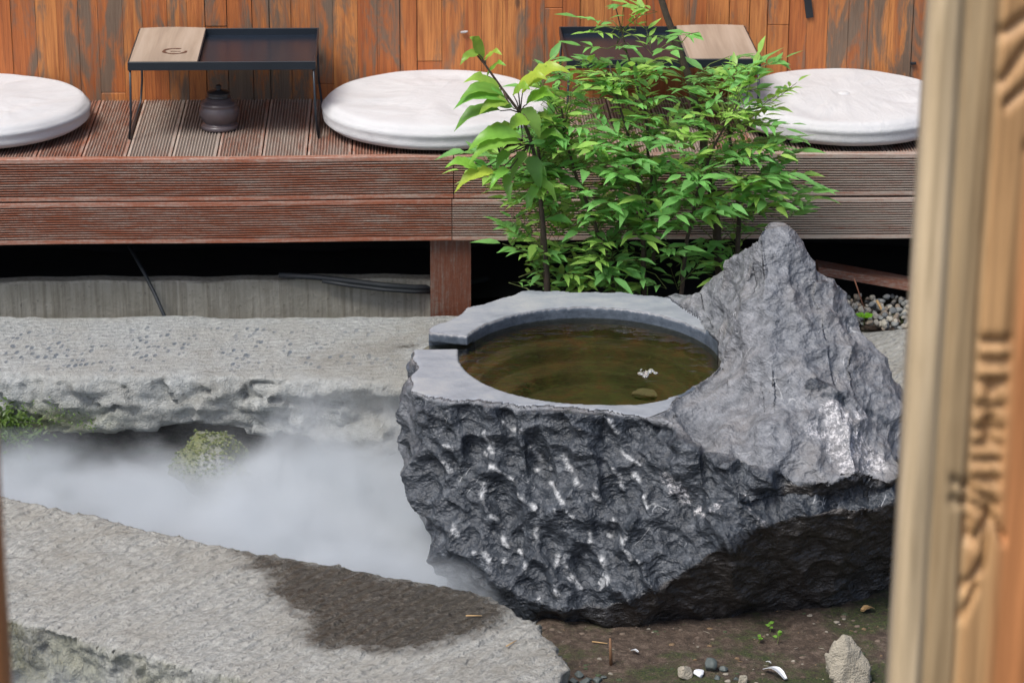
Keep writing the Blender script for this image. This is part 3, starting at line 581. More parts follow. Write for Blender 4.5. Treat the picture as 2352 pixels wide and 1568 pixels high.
for i, x_ in enumerate(ax[0]):
    xs2 = np.array(xs); xs2[5:8] = (.462, .515, .55)
    q = {k_: np.interp(x_, xs2 if k_ in ('yc', 'zc', 'yd', 'zd', 'zm', 'ym') else xs, v_) for k_, v_ in T.items()}
    jl = .007*sin(x_*37)+.005*sin(x_*83+1); q['yl'] += jl; q['zl'] += (.016*sin(x_*27+1)+.010*sin(x_*63))*(x_ > .32); q['yv'] += jl*.5; q['yb'] += .006*sin(x_*31)+.004*sin(x_*77)
    pl = [(q['yb']-.02, -.26), (q['yb'], .0), (q['yb'], q['zb']), (q['yc'], q['zc']), (q['yd'], q['zd']), (q['ym'], q['zm']), (q['yl'], q['zl']), (q['yv'], q['zv']), (q['yu'], q['zu']), (q['yf'], -.24), (q['yf']+.12, -.26)]
    f[i] = poly2d(Yg, Zg2, pl)
X = ax[0][:, None, None]; Y = ax[1][None, :, None]; Zg = ax[2][None, None, :]
def plane(n, p): n = np.array(n, float); n /= np.linalg.norm(n); return (X-p[0])*n[0]+(Y-p[1])*n[1]+(Zg-p[2])*n[2]
f = smax(f, plane((-1, 0, .05), (-.290, -1.2, .2))+.007*np.sin(Y*24+Zg*11)+.005*np.sin(Y*57+2), .015)                       # left flank
f = smax(f, plane((-1, -.12, -.36), (-.290, -1.3, .02)), .03)
f = smax(f, plane((-.75, -.75, 0.0), (-.255, -1.36, .1)), .03)
f = smax(f, plane((1, -.2, -.1), (.93, -1.2, .0)), .05)
f = smax(f, plane((1, .5, .6), (.86, -1.0, .2)), .04)
def rimx(y): return np.interp(y, [-1.5, -1.371, -1.25, -1.0, -.8, -.62, -.5], [.26, .315, .365, .455, .45, .375, .34])
f = np.maximum(f, Zg-.25-2.6*np.clip(X-rimx(ax[1])[None, :, None], 0, 1))          # the sawn flat rim
arm = [(-.50, -.88), (-.25, -.842), (-.222, -.80), (-.205, -.792), (-.175, -.75), (-.160, -.727), (-.148, -.68), (-.13, -.655), (-.118, -.625), (-.09, -.612), (-.05, -.577), (.0, -.54), (-.6, -.4)]
f = np.maximum(f, -(np.maximum(poly2d(X[:, :, 0], Y[:, :, 0], arm)[:, :, None], -.12-Zg)))
f = np.maximum(f, -np.maximum(np.maximum(np.maximum(X+.245, -.885-Y), Y+.80), .05-Zg))
# bowl with two steps, spout notch
BX, BY = .150, -1.030
ang = np.arctan2(Y-BY, X-BX); rad = np.sqrt(((X-BX)/.325)**2+((Y-BY)/.342)**2)[:, :, 0][:, :, None]
def bowl(r0, zb): return np.maximum((rad-r0)*.33-(.35*np.clip(Zg-zb, 0, .035) if r0 < .9 else 0), zb-Zg)
cav = np.minimum(np.minimum(bowl(1.0, .165), bowl(.80, .125)), bowl(.58, .09))
notch = np.maximum(np.maximum(-.985-Y-.10*np.clip(X+.18, 0, 1), Y+.905-.30*np.clip(-X-.12, 0, .2)), np.maximum(.192-Zg, X-.0))
under = np.maximum(np.maximum(-.985-Y, Y+.86), np.maximum(np.maximum(.192-Zg, Zg-.222), X+.10))
f = np.maximum(f, -np.minimum(np.minimum(cav, notch), under))
V, Q, N = surfnet(f, (ax[0][0], ax[1][0], ax[2][0]), h); del f
inb = np.sqrt(((V[:, 0]-BX)/.325)**2+((V[:, 1]-BY)/.342)**2)
bowlm = (inb < 1.04) & (V[:, 2] < .256) & (V[:, 0] < .47)
rimm = (np.abs(V[:, 2]-.25) < .010) & (N[:, 2] > .6) & (V[:, 0] < rimx(V[:, 1])+.012*fbm(V*12, 3, 19))
nt = (V[:, 1] > -1.0) & (V[:, 1] < -.84) & (V[:, 0] < -.08) & (V[:, 2] > .18)
flat = (rimm | bowlm | nt).astype(float)
edge = np.zeros(len(V))
lipz = np.interp(V[:, 0], xs, T['zl'])+.022*fbm(V*9, 3, 61)*(V[:, 0] > .3)
left = sstep(-.25, -.6, N[:, 0])*sstep(.0, -.2, V[:, 0])
front = sstep(-.02, -.35, N[:, 1])*sstep(.75, .45, N[:, 2])*sstep(.246, .236, V[:, 2])*sstep(.02, .0, V[:, 2]-lipz)
front = np.maximum(front, sstep(-.012, -.03, V[:, 2]-lipz)*(V[:, 1] < -1.33)*sstep(.27, .33, V[:, 0]))
front = np.maximum(front, left*.6)*(1-flat); front = relax(front, Q, len(V), 2); flat_s = np.maximum(flat, relax(flat, Q, len(V), 3)); 
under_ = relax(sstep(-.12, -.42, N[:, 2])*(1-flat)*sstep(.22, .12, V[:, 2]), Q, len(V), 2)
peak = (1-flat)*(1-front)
def turn(P, a): return np.stack([P[:, 0]*cos(a)-P[:, 2]*sin(a), P[:, 1], P[:, 0]*sin(a)+P[:, 2]*cos(a)], 1)
wob = np.stack([fbm(V*9, 3, 31), fbm(V*9, 3, 32), fbm(V*9, 3, 33)], 1)*.028
Vr = turn(V+wob, radians(-28))                                    # long axis of the chisel hollows runs down to the right
d1 = .062*scallop(Vr/np.array([.13, .2, .19]), 40, .6)+.044*scallop(Vr/np.array([.062, .10, .092]), 55, .6)+.018*scallop(turn(V+wob, radians(20))/np.array([.045, .06, .026]), 70, .5)
Vp = turn(V+wob, radians(24))
d2_ = .052*scallop(Vp/np.array([.20, .22, .18]), 83, .9)+.036*scallop(Vp/np.array([.11, .12, .085]), 92, .8)+.012*scallop(turn(V+wob*.6, radians(-30))/np.array([.05, .05, .028]), 99, .7)
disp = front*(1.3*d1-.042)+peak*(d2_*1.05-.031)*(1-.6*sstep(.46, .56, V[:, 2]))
away = np.where(flat_s > .02, 0, 1); away = relax(away.astype(float), Q, len(V), 7)
V2 = V+N*(disp*away*(1-.55*under_))[:, None]
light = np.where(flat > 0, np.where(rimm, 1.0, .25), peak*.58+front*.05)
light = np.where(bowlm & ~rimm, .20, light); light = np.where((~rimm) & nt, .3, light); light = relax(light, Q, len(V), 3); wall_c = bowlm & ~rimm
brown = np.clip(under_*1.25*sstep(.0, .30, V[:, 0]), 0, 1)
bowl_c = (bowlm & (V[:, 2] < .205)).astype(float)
pj_ = proj(V2)
def spot(u, v):
    m = np.where((np.abs(pj_[:, 0]-u) < 9) & (np.abs(pj_[:, 1]-v) < 9))[0]; return V2[m[np.argmin(pj_[m, 2])]] if len(m) else np.array([0, 0, 9.])
for u, v, r_ in ((1895, 880, .03), (1925, 900, .03), (1940, 915, .022), (1870, 870, .02), (2005, 940, .022), (2035, 960, .022), (1870, 612, .012), (1900, 640, .014), (1925, 655, .014), (1780, 975, .010), (1800, 985, .008), (1700, 900, .010), (1965, 740, .012), (1970, 800, .012), (1655, 770, .016), (1650, 720, .012)):
    c_ = spot(u, v); dd = np.linalg.norm((V2-c_)*np.array([.8, .8, 1.3]), axis=1)+.016*fbm(V*45, 3, 8); light = light-np.where(light < .7, .42*sstep(r_, r_*.3, dd), 0)
light = np.clip(light, .03, 1); white = np.zeros(len(V))
for u, v, r in ((1905, 930, .035), (1880, 985, .035), (1925, 960, .05), (1975, 1010, .06), (1930, 1020, .055), (2005, 1050, .05), (1960, 1060, .045), (1990, 950, .03), (1515, 1105, .016), (1532, 1115, .020), (1552, 1132, .022), (1572, 1148, .018), (1590, 1165, .013), (1605, 1178, .008), (1645, 1142, .008), (1638, 1155, .009), (1630, 1168, .007), (1726, 1140, .006), (1730, 1160, .006), (1735, 1185, .007), (1740, 1205, .008)):
    c_ = spot(u, v); dd = np.linalg.norm(V2-c_, axis=1)+.010*fbm(V*55, 3, 7); white = np.maximum(white, sstep(r, r*.65, dd))
bru = np.zeros(len(V))
def cr(x_, y_): return (1600+x_*.542)/1.7415, (1600+y_*.542)/1.7415
for x0_, y0_, x1_, y1_, r_ in ((780, 140, 825, 195, 5), (590, 250, 640, 340, 7), (655, 340, 700, 360, 7), (600, 370, 615, 410, 5), (985, 340, 1015, 450, 8), (1040, 490, 1095, 520, 7), (1195, 430, 1215, 510, 7), (1260, 520, 1310, 580, 11), (640, 480, 685, 500, 7), (690, 520, 800, 600, 4), (1090, 585, 1190, 740, 5), (1245, 800, 1280, 880, 4), (1410, 700, 1545, 870, 5), (1570, 540, 1630, 660, 5), (1550, 170, 1580, 260, 4), (1640, 350, 1690, 400, 6), (1690, 400, 1800, 490, 4), (600, 640, 630, 700, 10), (840, 690, 905, 745, 5), (985, 750, 1010, 800, 7), (700, 830, 740, 860, 6), (370, 940, 520, 1110, 5), (740, 990, 775, 1040, 7), (1020, 970, 1035, 1000, 8), (640, 1100, 670, 1180, 6), (765, 1080, 785, 1170, 6), (865, 1080, 945, 1240, 5), (945, 1240, 1010, 1440, 5), (1140, 1150, 1150, 1180, 7), (1200, 1220, 1255, 1300, 6), (1290, 1280, 1350, 1390, 9), (1380, 1000, 1415, 1050, 5), (1455, 1140, 1500, 1320, 10), (1545, 950, 1560, 980, 7), (1600, 990, 1620, 1030, 5), (1640, 1130, 1680, 1180, 9), (1680, 1040, 1740, 1210, 4), (1700, 550, 1745, 570, 8), (1600, 570, 1615, 620, 6), (300, 350, 350, 385, 8), (350, 440, 385, 500, 8), (880, 240, 905, 270, 6), (1425, 630, 1435, 640, 6), (1780, 700, 1800, 760, 7), (1160, 1400, 1180, 1450, 12)):
    ua, va = cr(x0_, y0_); ub, vb = cr(x1_, y1_); pa, pb_ = spot(ua, va), spot(ub, vb)
    if pa[2] > 5 or pb_[2] > 5: continue
    e_ = pb_-pa; t_ = np.clip(((V2-pa) @ e_)/(e_ @ e_+1e-9), 0, 1); dd = np.linalg.norm(V2-pa-t_[:, None]*e_, axis=1); rr_ = r_*.00044+.0020
    bru = np.maximum(bru, sstep(rr_*1.7, rr_*.5, dd))
def fattr(o_, nm, v_): a_ = o_.data.attributes.new(nm, 'FLOAT', 'POINT'); a_.data.foreach_set('value', v_.astype(np.float32))
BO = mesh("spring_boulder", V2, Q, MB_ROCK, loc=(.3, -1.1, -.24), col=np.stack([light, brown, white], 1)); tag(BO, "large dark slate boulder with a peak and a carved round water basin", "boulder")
fattr(BO, 'Bruise', bru); fattr(BO, 'Bowl', bowl_c*.9); fattr(BO, 'Sawn', np.maximum(flat, 0)*.95)
# water in the bowl and running out through the notch
WZ = .221; na = 96; Pc = PZ(1487, 855, WZ)
def wr(a): return 1.0
V = [(BX, BY, WZ)]
for r in np.linspace(.06, 1.0, 18):
    for j in range(na): V.append((BX+.3235*r*cos(2*pi*j/na), BY+.3405*r*sin(2*pi*j/na), WZ))
Fc = [(0, 1+j, 1+(j+1) % na) for j in range(na)]+[(1+i*na+j, 1+(i+1)*na+j, 1+(i+1)*na+(j+1) % na, 1+i*na+(j+1) % na) for i in range(17) for j in range(na)]
n0 = len(V); V += [(-.292, -.983, .204), (-.262, -.868, .204), (-.275, -.983, .214), (-.245, -.866, .214), (-.13, -.988, WZ-.0004), (-.13, -.862, WZ-.0004)]
Fc += [(n0, n0+2, n0+3, n0+1), (n0+2, n0+4, n0+5, n0+3)]
wo = mesh("spring_water", V, Fc, m_water("basin_water", (.58, .56, .44), rip=.0016, centre=Pc), loc=(BX, BY, WZ)); tag(wo, kind='structure')
# bubbling upwelling: low ring of wet humps
b = MB()
for i in range(24):
    a_ = random.uniform(0, 2*pi); r_ = random.uniform(0, .026); s_ = random.uniform(.002, .008); c_ = (Pc[0]+r_*cos(a_)*1.0, Pc[1]+r_*sin(a_)*1.2, WZ)
    b.lathe([(.001, s_*.55), (s_*.5, s_*.45), (s_*.85, s_*.2), (s_, -.001)], 12, c_)
o = b.build("bubbles", M_FOAM, loc=tuple(Pc), smooth=True); tag(o, "little patch of bubbling white water rising in the basin", "bubbles")
b = MB(); pc = PZ(1482, 880, .13); V, Q, N = None, None, None
def stone(c, r, k, m, name, label, cat, group=None, sq=(1, 1, 1), rz=0, hh=None, rough=.22, tilt=0):
    n = 22; ax_ = np.linspace(-1.5, 1.5, n+1); X_, Y_, Z_ = np.meshgrid(ax_, ax_, ax_, indexing='ij'); f_ = np.sqrt(X_**2+Y_**2+Z_**2)-1
    r2 = np.random.default_rng(k)
    for _ in range(9):
        nn = r2.normal(size=3); nn /= np.linalg.norm(nn); f_ = smax(f_, X_*nn[0]+Y_*nn[1]+Z_*nn[2]-r2.uniform(.5, .8), .03)
    V_, Q_, N_ = surfnet(f_, (-1.5,)*3, 3/n); V_ = V_+N_*(rough*.35*fbm(V_*2.5, 3, k))[:, None]
    V_ = V_*r*np.array(sq); V_[:, 2] -= V_[:, 2].min()
    o_ = mesh(name, V_, Q_, m); o_.location = tuple(c); o_.rotation_euler = (tilt, 0, rz); return tag(o_, label, cat, group)
stone((pc[0], pc[1], .088), .03, 5, M_STONE, "stone", "yellowish flat stone under the bubbling water in the basin", "stone", sq=(1.4, 1, .5))

# ------------------------------------------------------------------ shrubs
def leaf(b, p, d, up, L, Wd, c, fold=.25, droop=.25, wav=0):
    d = np.array(d, float); d /= np.linalg.norm(d); up = np.array(up, float); s = np.cross(d, up); s /= np.linalg.norm(s)+1e-9; u = np.cross(s, d)
    ts = (0, .16, .38, .68, 1); ws = (.05, .72, 1, .56, 0); V = []
    for t, w in zip(ts, ws):
        m = p+d*L*t-np.array([0, 0, 1])*droop*L*t*t
        e = u*fold*Wd*.5*w+u*wav*Wd*(random.random()-.5)
        if w == 0: V += [m]
        else: V += [m, m+s*Wd*.5*w+e, m-s*Wd*.5*w+e]
    Fc = []
    for i in range(3): a = 3*i; Fc += [(a, a+3, a+4, a+1), (a+2, a+5, a+3, a)]
    Fc += [(9, 12, 10), (11, 12, 9)]; b.add(V, Fc, c)
def inpoly(u, v, P):
    r = False
    for i in range(len(P)):
        (x1, y1), (x2, y2) = P[i], P[i-1]
        if (y1 > v) != (y2 > v) and u < (x2-x1)*(v-y1)/(y2-y1)+x1: r = not r
    return r
sh = empty("leafy_shrub", tuple(PZ(1560, 700, -.02)*0+np.array([PY(1540, 560, -.28)[0], -.28, -.03])), "dense bright green small leaved shrub growing behind the boulder", "shrub")
O = np.array(sh.location)
stems = []
def stemline(pix, ys, r0, r1):
    P = [PY(u, v, y) for (u, v), y in zip(pix, ys)]; P[0] = P[0].copy(); stems.append((P, r0, r1)); return P
stemline([(1640, 760), (1655, 640), (1640, 480), (1612, 300), (1585, 190), (1556, 110), (1520, 0), (1500, -90)], [-.20, -.20, -.20, -.21, -.22, -.22, -.22, -.22], .013, .008)
stemline([(1690, 760), (1690, 620), (1700, 500), (1690, 380), (1660, 240)], [-.25]*5, .009, .003)
stemline([(1480, 760), (1478, 620), (1470, 450), (1440, 300), (1400, 150)], [-.27, -.27, -.28, -.30, -.32], .008, .002)
stemline([(1420, 760), (1400, 600), (1340, 450), (1300, 330), (1290, 250)], [-.28, -.29, -.32, -.34, -.34], .007, .002)
stemline([(1255, 760), (1252, 640), (1245, 520), (1240, 420), (1235, 330)], [-.30, -.30, -.31, -.32, -.33], .007, .004)
stemline([(1560, 760), (1570, 600), (1600, 450), (1640, 330), (1700, 230)], [-.3, -.31, -.34, -.36, -.38], .007, .002)
stemline([(1500, 600), (1495, 400), (1480, 250), (1440, 120), (1415, 20)], [-.27, -.27, -.25, -.25, -.25], .005, .0015)
b = MB()
for P, r0, r1 in stems:
    n = len(P); pp_ = []
    for i in range(n-1):
        for t in (0, .34, .67): pp_.append(P[i]*(1-t)+P[i+1]*t+np.array([random.uniform(-.003, .003), random.uniform(-.003, .003), 0])-O)
    pp_.append(P[-1]-O); b.tube(pp_, list(np.linspace(r0, r1, len(pp_))), 8)
b.build("stems", M_STEM, sh, smooth=True)
outl = [(1215, 660), (1225, 590), (1205, 545), (1300, 520), (1200, 490), (1180, 430), (1190, 330), (1270, 300), (1210, 235), (1200, 170), (1290, 140), (1330, 90), (1420, 130), (1440, 60), (1400, 10), (1420, -30), (1490, 20), (1560, 70), (1575, 160), (1640, 150), (1760, 120), (1800, 180), (1790, 260), (1845, 340), (1810, 420), (1880, 440), (1850, 480), (1790, 500), (1700, 560), (1680, 640), (1640, 650), (1560, 600), (1500, 660), (1380, 670)]
sp = []
while len(sp) < 430:
    u, v = random.uniform(1190, 1890), random.uniform(-30, 670)
    if not inpoly(u, v, outl): continue
    e = ((u-1530)/340)**2+((v-390)/300)**2
    if e > .7 and random.random() < .35: continue
    if v > 520 and random.random() < .35: continue
    if v < 130 and random.random() < .5: continue
    if 1450 < u < 1680 and v < 60 and random.random() < .6: continue
    if 1560 < u < 1720 and 70 < v < 130: continue
    sp.append((u, v))
sp += [(random.uniform(1180, 1310), random.uniform(270, 460)) for _ in range(16)]+[(random.uniform(1130, 1280), random.uniform(300, 430)) for _ in range(12)]+[(random.uniform(1150, 1290), random.uniform(380, 560)) for _ in range(14)]+[(random.uniform(1040, 1150), random.uniform(330, 420)) for _ in range(6)]+[(random.uniform(1240, 1420), random.uniform(130, 260)) for _ in range(10)]+[(random.uniform(1230, 1640), random.uniform(560, 660)) for _ in range(8)]+[(random.uniform(1700, 1870), random.uniform(300, 480)) for _ in range(10)]
sp += [(1330, 40), (1350, 75), (1395, 45), (1420, 15), (1450, 10), (1445, 55), (1790, 215), (1815, 285), (1800, 320), (1840, 400), (1860, 430), (1875, 455), (1800, 135), (1830, 190), (1230, 560), (1260, 600), (1235, 655), (1290, 640), (1330, 600), (1060, 390), (1100, 350), (1120, 380), (1180, 330), (1210, 290), (1165, 400), (1620, 590), (1640, 610), (1660, 640), (1560, 580), (1430, 620), (1390, 570), (1660, 455), (1620, 500), (1700, 480)]
allst = np.array([p for P, _, _ in stems for i in range(len(P)-1) for p in (P[i], P[i]*.5+P[i+1]*.5)])
lb = MB(); pb = MB(); nl = 0
for u, v in sp:
    e = ((u-1530)/340)**2+((v-390)/300)**2
    y = -.28+random.uniform(-.20, .16)*max(.25, 1-.55*e)
    tip = PY(u, v, y)
    c_ = allst[np.argmin(np.linalg.norm((allst-tip)*np.array([1, 1, 1.4])-np.array([0, 0, -.05]), axis=1)+np.where(allst[:, 2] > tip[2]+.02, .3, 0))]
    out = tip-c_; out[2] *= .4; out += np.array([random.uniform(-.13, .13), random.uniform(-.13, .05), random.uniform(-.01, .05)]); out /= np.linalg.norm(out)+1e-9
    Lp = random.uniform(.06, .12); base = tip-out*Lp
    pb.tube([c_-O, (c_+base)/2+np.array([0, 0, .015])-O, base-O, tip-O], [.0016, .0013, .001, .0007], 4)
    hue = random.random(); young = random.random() < (.42 if (v < 330 or e > .6) else .18)
    k = random.choice([5, 5, 7, 7, 9]); pr = (k-1)//2
    side = np.cross(out, (0, 0, 1)); side /= np.linalg.norm(side)+1e-9
    if young: c0 = np.array([.40, .68, .16])+np.array([.07, .07, .01])*hue
    else: c0 = np.array([.21, .50, .16])+np.array([.05, .11, .008])*hue
    sz = random.uniform(.55, .98)*(.85 if v < 300 else 1)
    for j in range(k):
        t = 1 if j == k-1 else .25+.62*((j//2)/max(1, pr)) ; pos = base+(tip-base)*t-O
        s_ = 0 if j == k-1 else (1 if j % 2 else -1)
        dirn = out*random.uniform(.45, .8)+side*s_*random.uniform(.7, 1.1)+np.array([0, 0, random.uniform(-.14, .20)]) if s_ else out+np.array([random.uniform(-.15, .15), 0, random.uniform(-.2, .1)])
        up = np.array([random.uniform(-.35, .35), random.uniform(-.55, .2), 1.0]); L = (.072 if s_ else .086)*random.uniform(.65, 1.15)*sz
        cc = tuple(np.clip(c0*random.uniform(.8, 1.2), 0, 1)); dn = dirn/np.linalg.norm(dirn); st = pos+dn*.006
        if s_: pb.tube([pos, st], .0006, 3)
        leaf(lb, st, dn, up, L*1.06, L*random.uniform(.29, .38), cc, random.uniform(.1, .4), random.uniform(.0, .32)); nl += 1
lb.build("leaves", M_NLEAF, sh, smooth=True); pb.build("leaf_stalks", M_PET, sh, smooth=True)

bs = empty("broad_leaved_shrub", tuple(np.array([PY(1250, 640, -.30)[0], -.31, -.03])), "broad leaved sapling with long ragged leaves in front of the middle cushion", "shrub"); O = np.array(bs.location)
st = [PY(u, v, y) for u, v, y in ((1262, 740, -.33), (1258, 640, -.34), (1248, 520, -.36), (1238, 420, -.38), (1222, 330, -.40), (1195, 260, -.42), (1150, 200, -.43), (1115, 150, -.44), (1085, 115, -.44))]
b = MB(); b.tube([p-O for p in st], list(np.linspace(.0075, .002, len(st))), 8)
lf = MB(); s2 = MB()
# base pixel, tip pixel, width in m, depth y
for (u0, v0, u1, v1, w, y, yg) in ((1108, 140, 1070, 55, .030, -.46, .6), (1100, 125, 1042, 148, .028, -.47, .5), (1115, 140, 1165, 110, .030, -.43, .6), (1120, 175, 1175, 130, .030, -.44, .6),
    (1150, 215, 1035, 165, .036, -.50, .5), (1160, 225, 1020, 210, .034, -.52, .4), (1165, 235, 998, 236, .050, -.54, .35), (1150, 255, 1005, 300, .034, -.52, .1), (1170, 240, 1075, 260, .050, -.55, .45), (1180, 250, 1100, 250, .045, -.50, .2),
    (1190, 205, 1280, 160, .045, -.42, .8), (1200, 215, 1345, 125, .040, -.40, .9), (1210, 240, 1300, 205, .050, -.42, .9), (1200, 250, 1255, 330, .048, -.45, .15), (1215, 280, 1150, 300, .050, -.50, .85), (1210, 290, 1290, 260, .045, -.40, .3),
    (1190, 300, 1060, 340, .034, -.52, .6), (1200, 320, 1030, 335, .040, -.55, .4), (1200, 330, 1030, 375, .055, -.56, .35), (1210, 350, 1160, 430, .040, -.50, .15), (1215, 360, 1250, 450, .050, -.44, .1), (1170, 390, 1110, 440, .034, -.56, .5), (1140, 400, 1010, 440, .036, -.58, .85), (1100, 395, 995, 368, .022, -.58, .7),
    (1160, 400, 1175, 480, .028, -.54, .2), (1220, 410, 1300, 470, .036, -.44, .15), (1235, 430, 1200, 490, .034, -.46, .2), (1170, 350, 1130, 395, .036, -.52, .3), (1225, 330, 1320, 300, .045, -.40, .25), (1180, 220, 1230, 190, .05, -.45, .7), (1215, 390, 1270, 400, .04, -.42, .12)):
    p0, p1 = PY(u0, v0, y+.03), PY(u1, v1, y-.02+random.uniform(-.02, .02)); d = p1-p0; L = np.linalg.norm(d)
    sd_ = st[int(np.argmin([np.linalg.norm(q-p0-np.array([0, 0, -.03])) for q in st]))]; s2.tube([sd_-O, (sd_+p0)/2-O+np.array([0, 0, .006]), p0-O], [.0022, .0018, .0014], 5)
    c = np.array([.085, .26, .055])*(1-yg)+np.array([.34, .58, .07])*yg; c = c*random.uniform(.85, 1.15)
    # serrated, slightly curled blade
    d /= L; up = np.array([random.uniform(-.3, .3), -.55, 1.]); s = np.cross(d, up); s /= np.linalg.norm(s); uu = np.cross(s, d); n = 12; V = []
    w = max(w, .3*L)*.95; c = np.clip(c*np.array([1.25+random.uniform(-.3, .45), 1.2, 1.2]), 0, 1); p1 = p0+d*.86; L *= .86; d *= .86
    for i in range(n+1):
        t = i/n; ww = w*.5*(sin(pi*min(1, t**.8))**.8)*(1 if i % 2 else .90)*random.uniform(.78, 1.08)+.0004
        m = p0-O+d*L*t+np.array([0, 0, (.16*sin(pi*t)-.10*t*t)*L])
        V += [m, m+s*ww+uu*.28*ww+uu*.004*sin(t*11), m-s*ww+uu*.28*ww+uu*.004*sin(t*9+1)]
    lf.add(V, [f_ for i in range(n) for f_ in ((3*i, 3*i+3, 3*i+4, 3*i+1), (3*i+2, 3*i+5, 3*i+3, 3*i))], tuple(np.clip(c, 0, 1)))
b.v, b.f, b.c = b.v+s2.v, b.f+[tuple(k_+len(b.v) for k_ in f_) for f_ in s2.f], b.c+s2.c; b.build("stem", M_STEM, bs, smooth=True); lf.build("leaves", M_BLEAF, bs, smooth=True)

# ------------------------------------------------------------------ gravel, loose stones and litter
g = G("gravel"); c, a_, b_, d_ = g.col(); M_GRAVEL = g.done(g.mix(g.noise(60, det=5), g.mix(1.0, c, (.7, .7, .7), 'MULTIPLY'), c), .8, g.bump(g.noise(110, det=4), .004, .6))
proto = []
for k in range(5):
    r2 = np.random.default_rng(100+k); n = 9; ax_ = np.linspace(-1.5, 1.5, n+1); X_, Y_, Z_ = np.meshgrid(ax_, ax_, ax_, indexing='ij'); f_ = np.sqrt(X_**2+Y_**2+Z_**2)-1
    for _ in range(8): nn = r2.normal(size=3); nn /= np.linalg.norm(nn); f_ = np.maximum(f_, X_*nn[0]+Y_*nn[1]+Z_*nn[2]-r2.uniform(.6, .85))
    V_, Q_, _n = surfnet(f_, (-1.5,)*3, 3/n); proto.append((V_, Q_))
gv = MB()
for i in range(900):
    x_, y_ = random.uniform(.66, 1.7), random.uniform(-.20, .10)
    if y_ < -.165+.02*sin(x_*9): continue
    V_, Q_ = random.choice(proto); r_ = random.uniform(.006, .0145); R_ = np.array(Matrix.Rotation(random.uniform(0, 6), 3, Vector((random.gauss(0, 1), random.gauss(0, 1), random.gauss(0, 1)+.01)).normalized()))
    c = random.choice([(.25, .26, .25), (.34, .32, .28), (.17, .18, .18), (.44, .41, .34), (.27, .22, .17)]); gv.add((V_*np.array([1, 1, .75])) @ R_.T*r_+np.array([x_, y_, -.012+random.uniform(0, .022)]), Q_.tolist(), c)
tag(gv.build("gravel", M_GRAVEL), "grey and tan gravel strip along the deck behind the boulder", "gravel", kind='stuff')
def sz(u, v): return PZ(u, v, SOILZ)
def soilat(u, v): q = sz(u, v); return np.array([q[0], q[1], soilz(q[None])[0]])
h = .0035; ax = axes((-.07, -.05, -.03), (.07, .06, .15), h); X, Y, Zg = np.meshgrid(*ax, indexing='ij')
f = poly2d(X[:, 0, :], Zg[:, 0, :], [(-.045, .03), (-.048, .075), (-.016, .122), (.004, .118), (.030, .088), (.048, .045), (.046, .01), (.030, -.02), (-.02, -.02)])[:, None, :]*np.ones_like(Y)
f = smax(smax(f, -Y-.028+.25*X, .006), Y-.03+.25*Zg, .01); f = smax(f, (X*.5-Y*.8+(Zg-.05)*.35)-.031, .004); f = smax(f, (-X*.6-Y*.75+(Zg-.05)*.2)-.034, .004)
V, Q, N = surfnet(f, (ax[0][0], ax[1][0], ax[2][0]), h); V = V+N*(.006*facets(V/.03, 5)+.003*fbm(V*60, 3, 3))[:, None]
o = mesh("stone", V, Q, M_STONE); q = soilat(1950, 1566); o.location = (q[0], q[1], q[2]-.01); o.rotation_euler.x = radians(-16); tag(o, "pale angular upright stone on the soil beside the carved post", "stone")
cb = MB()
for i in range(700):
    x_, y_ = random.uniform(.0, 1.1), random.uniform(-2.2, -1.45); V_, Q_ = random.choice(proto); r_ = random.choice([.0015, .002, .003, .0045, .0065]); q_ = np.array([[x_, y_, 0.]])
    c = random.choice([(.10, .07, .05), (.16, .12, .09), (.06, .045, .03), (.28, .25, .2), (.05, .07, .03), (.2, .13, .07)]); cb.add((V_*r_*np.array([1.3, 1, .7]) if i % 5 else (V_*np.array([random.uniform(.006, .013), .0011, .0009])) @ np.array(Matrix.Rotation(random.uniform(0, 6.3), 3, 'Z')).T)+np.array([x_, y_, soilz(q_)[0]]), Q_.tolist(), c)
tag(cb.build("soil_crumbs", M_GRAVEL), "crumbs of earth and grit scattered over the brown soil", "crumbs", kind='stuff')
lab = ["cream pebble at the bottom edge of the soil, leftmost of the row", "squarish white pebble beside the cream one on the soil", "grey green mossy pebble behind the white one", "dark wet pebble by itself on the brown soil", "pale pebble cut by the bottom edge of the photo"]
MG = m_plain("dark_pebble", (.07, .085, .08), .6, .4, 40)
for (u, v, r_, m_, l_, k_) in ((1573, 1557, .020, M_STONE, lab[0], 1), (1607, 1556, .014, M_WHITE, lab[1], 2), (1630, 1545, .019, M_GRAVEL if False else MG, lab[2], 3), (1662, 1545, .011, MG, lab[3], 4), (1705, 1568, .014, M_STONE, lab[4], 5)):
    stone(soilat(u, v)-np.array([0, 0, .004]), r_, 60+k_, m_, "pebble", l_, "pebble", "pebbles lying on the soil", sq=(1, 1, .85), rz=k_)
for k_, (u, v, r_) in enumerate(((1330, 1548, .013), (1352, 1556, .010), (1372, 1560, .012), (1345, 1566, .014), (1388, 1552, .008), (1316, 1562, .012), (1690, 1562, .009), (1648, 1562, .009))):
    stone(soilat(u, v)-np.array([0, 0, .004]), r_, 80+k_, MG, "pebble", "small grey green pebble in the damp soil near the slab end" if k_ < 6 else "tiny dark pebble among the pale pebbles on the soil", "pebble", "small dark pebbles by the slab end" if k_ < 6 else "tiny dark pebbles on the soil", sq=(1.1, 1, .7), rz=k_)
def stick(p0, p1, r, m, name, label, cat, mid=(0, 0, 0)):
    b_ = MB(); p0, p1 = np.array(p0), np.array(p1); b_.tube([p0-p0, (p1-p0)*.5+np.array(mid), p1-p0], [r, r*.9, r*.6], 6); o_ = b_.build(name, m, loc=None, smooth=True); o_.location = tuple(p0); return tag(o_, label, cat)
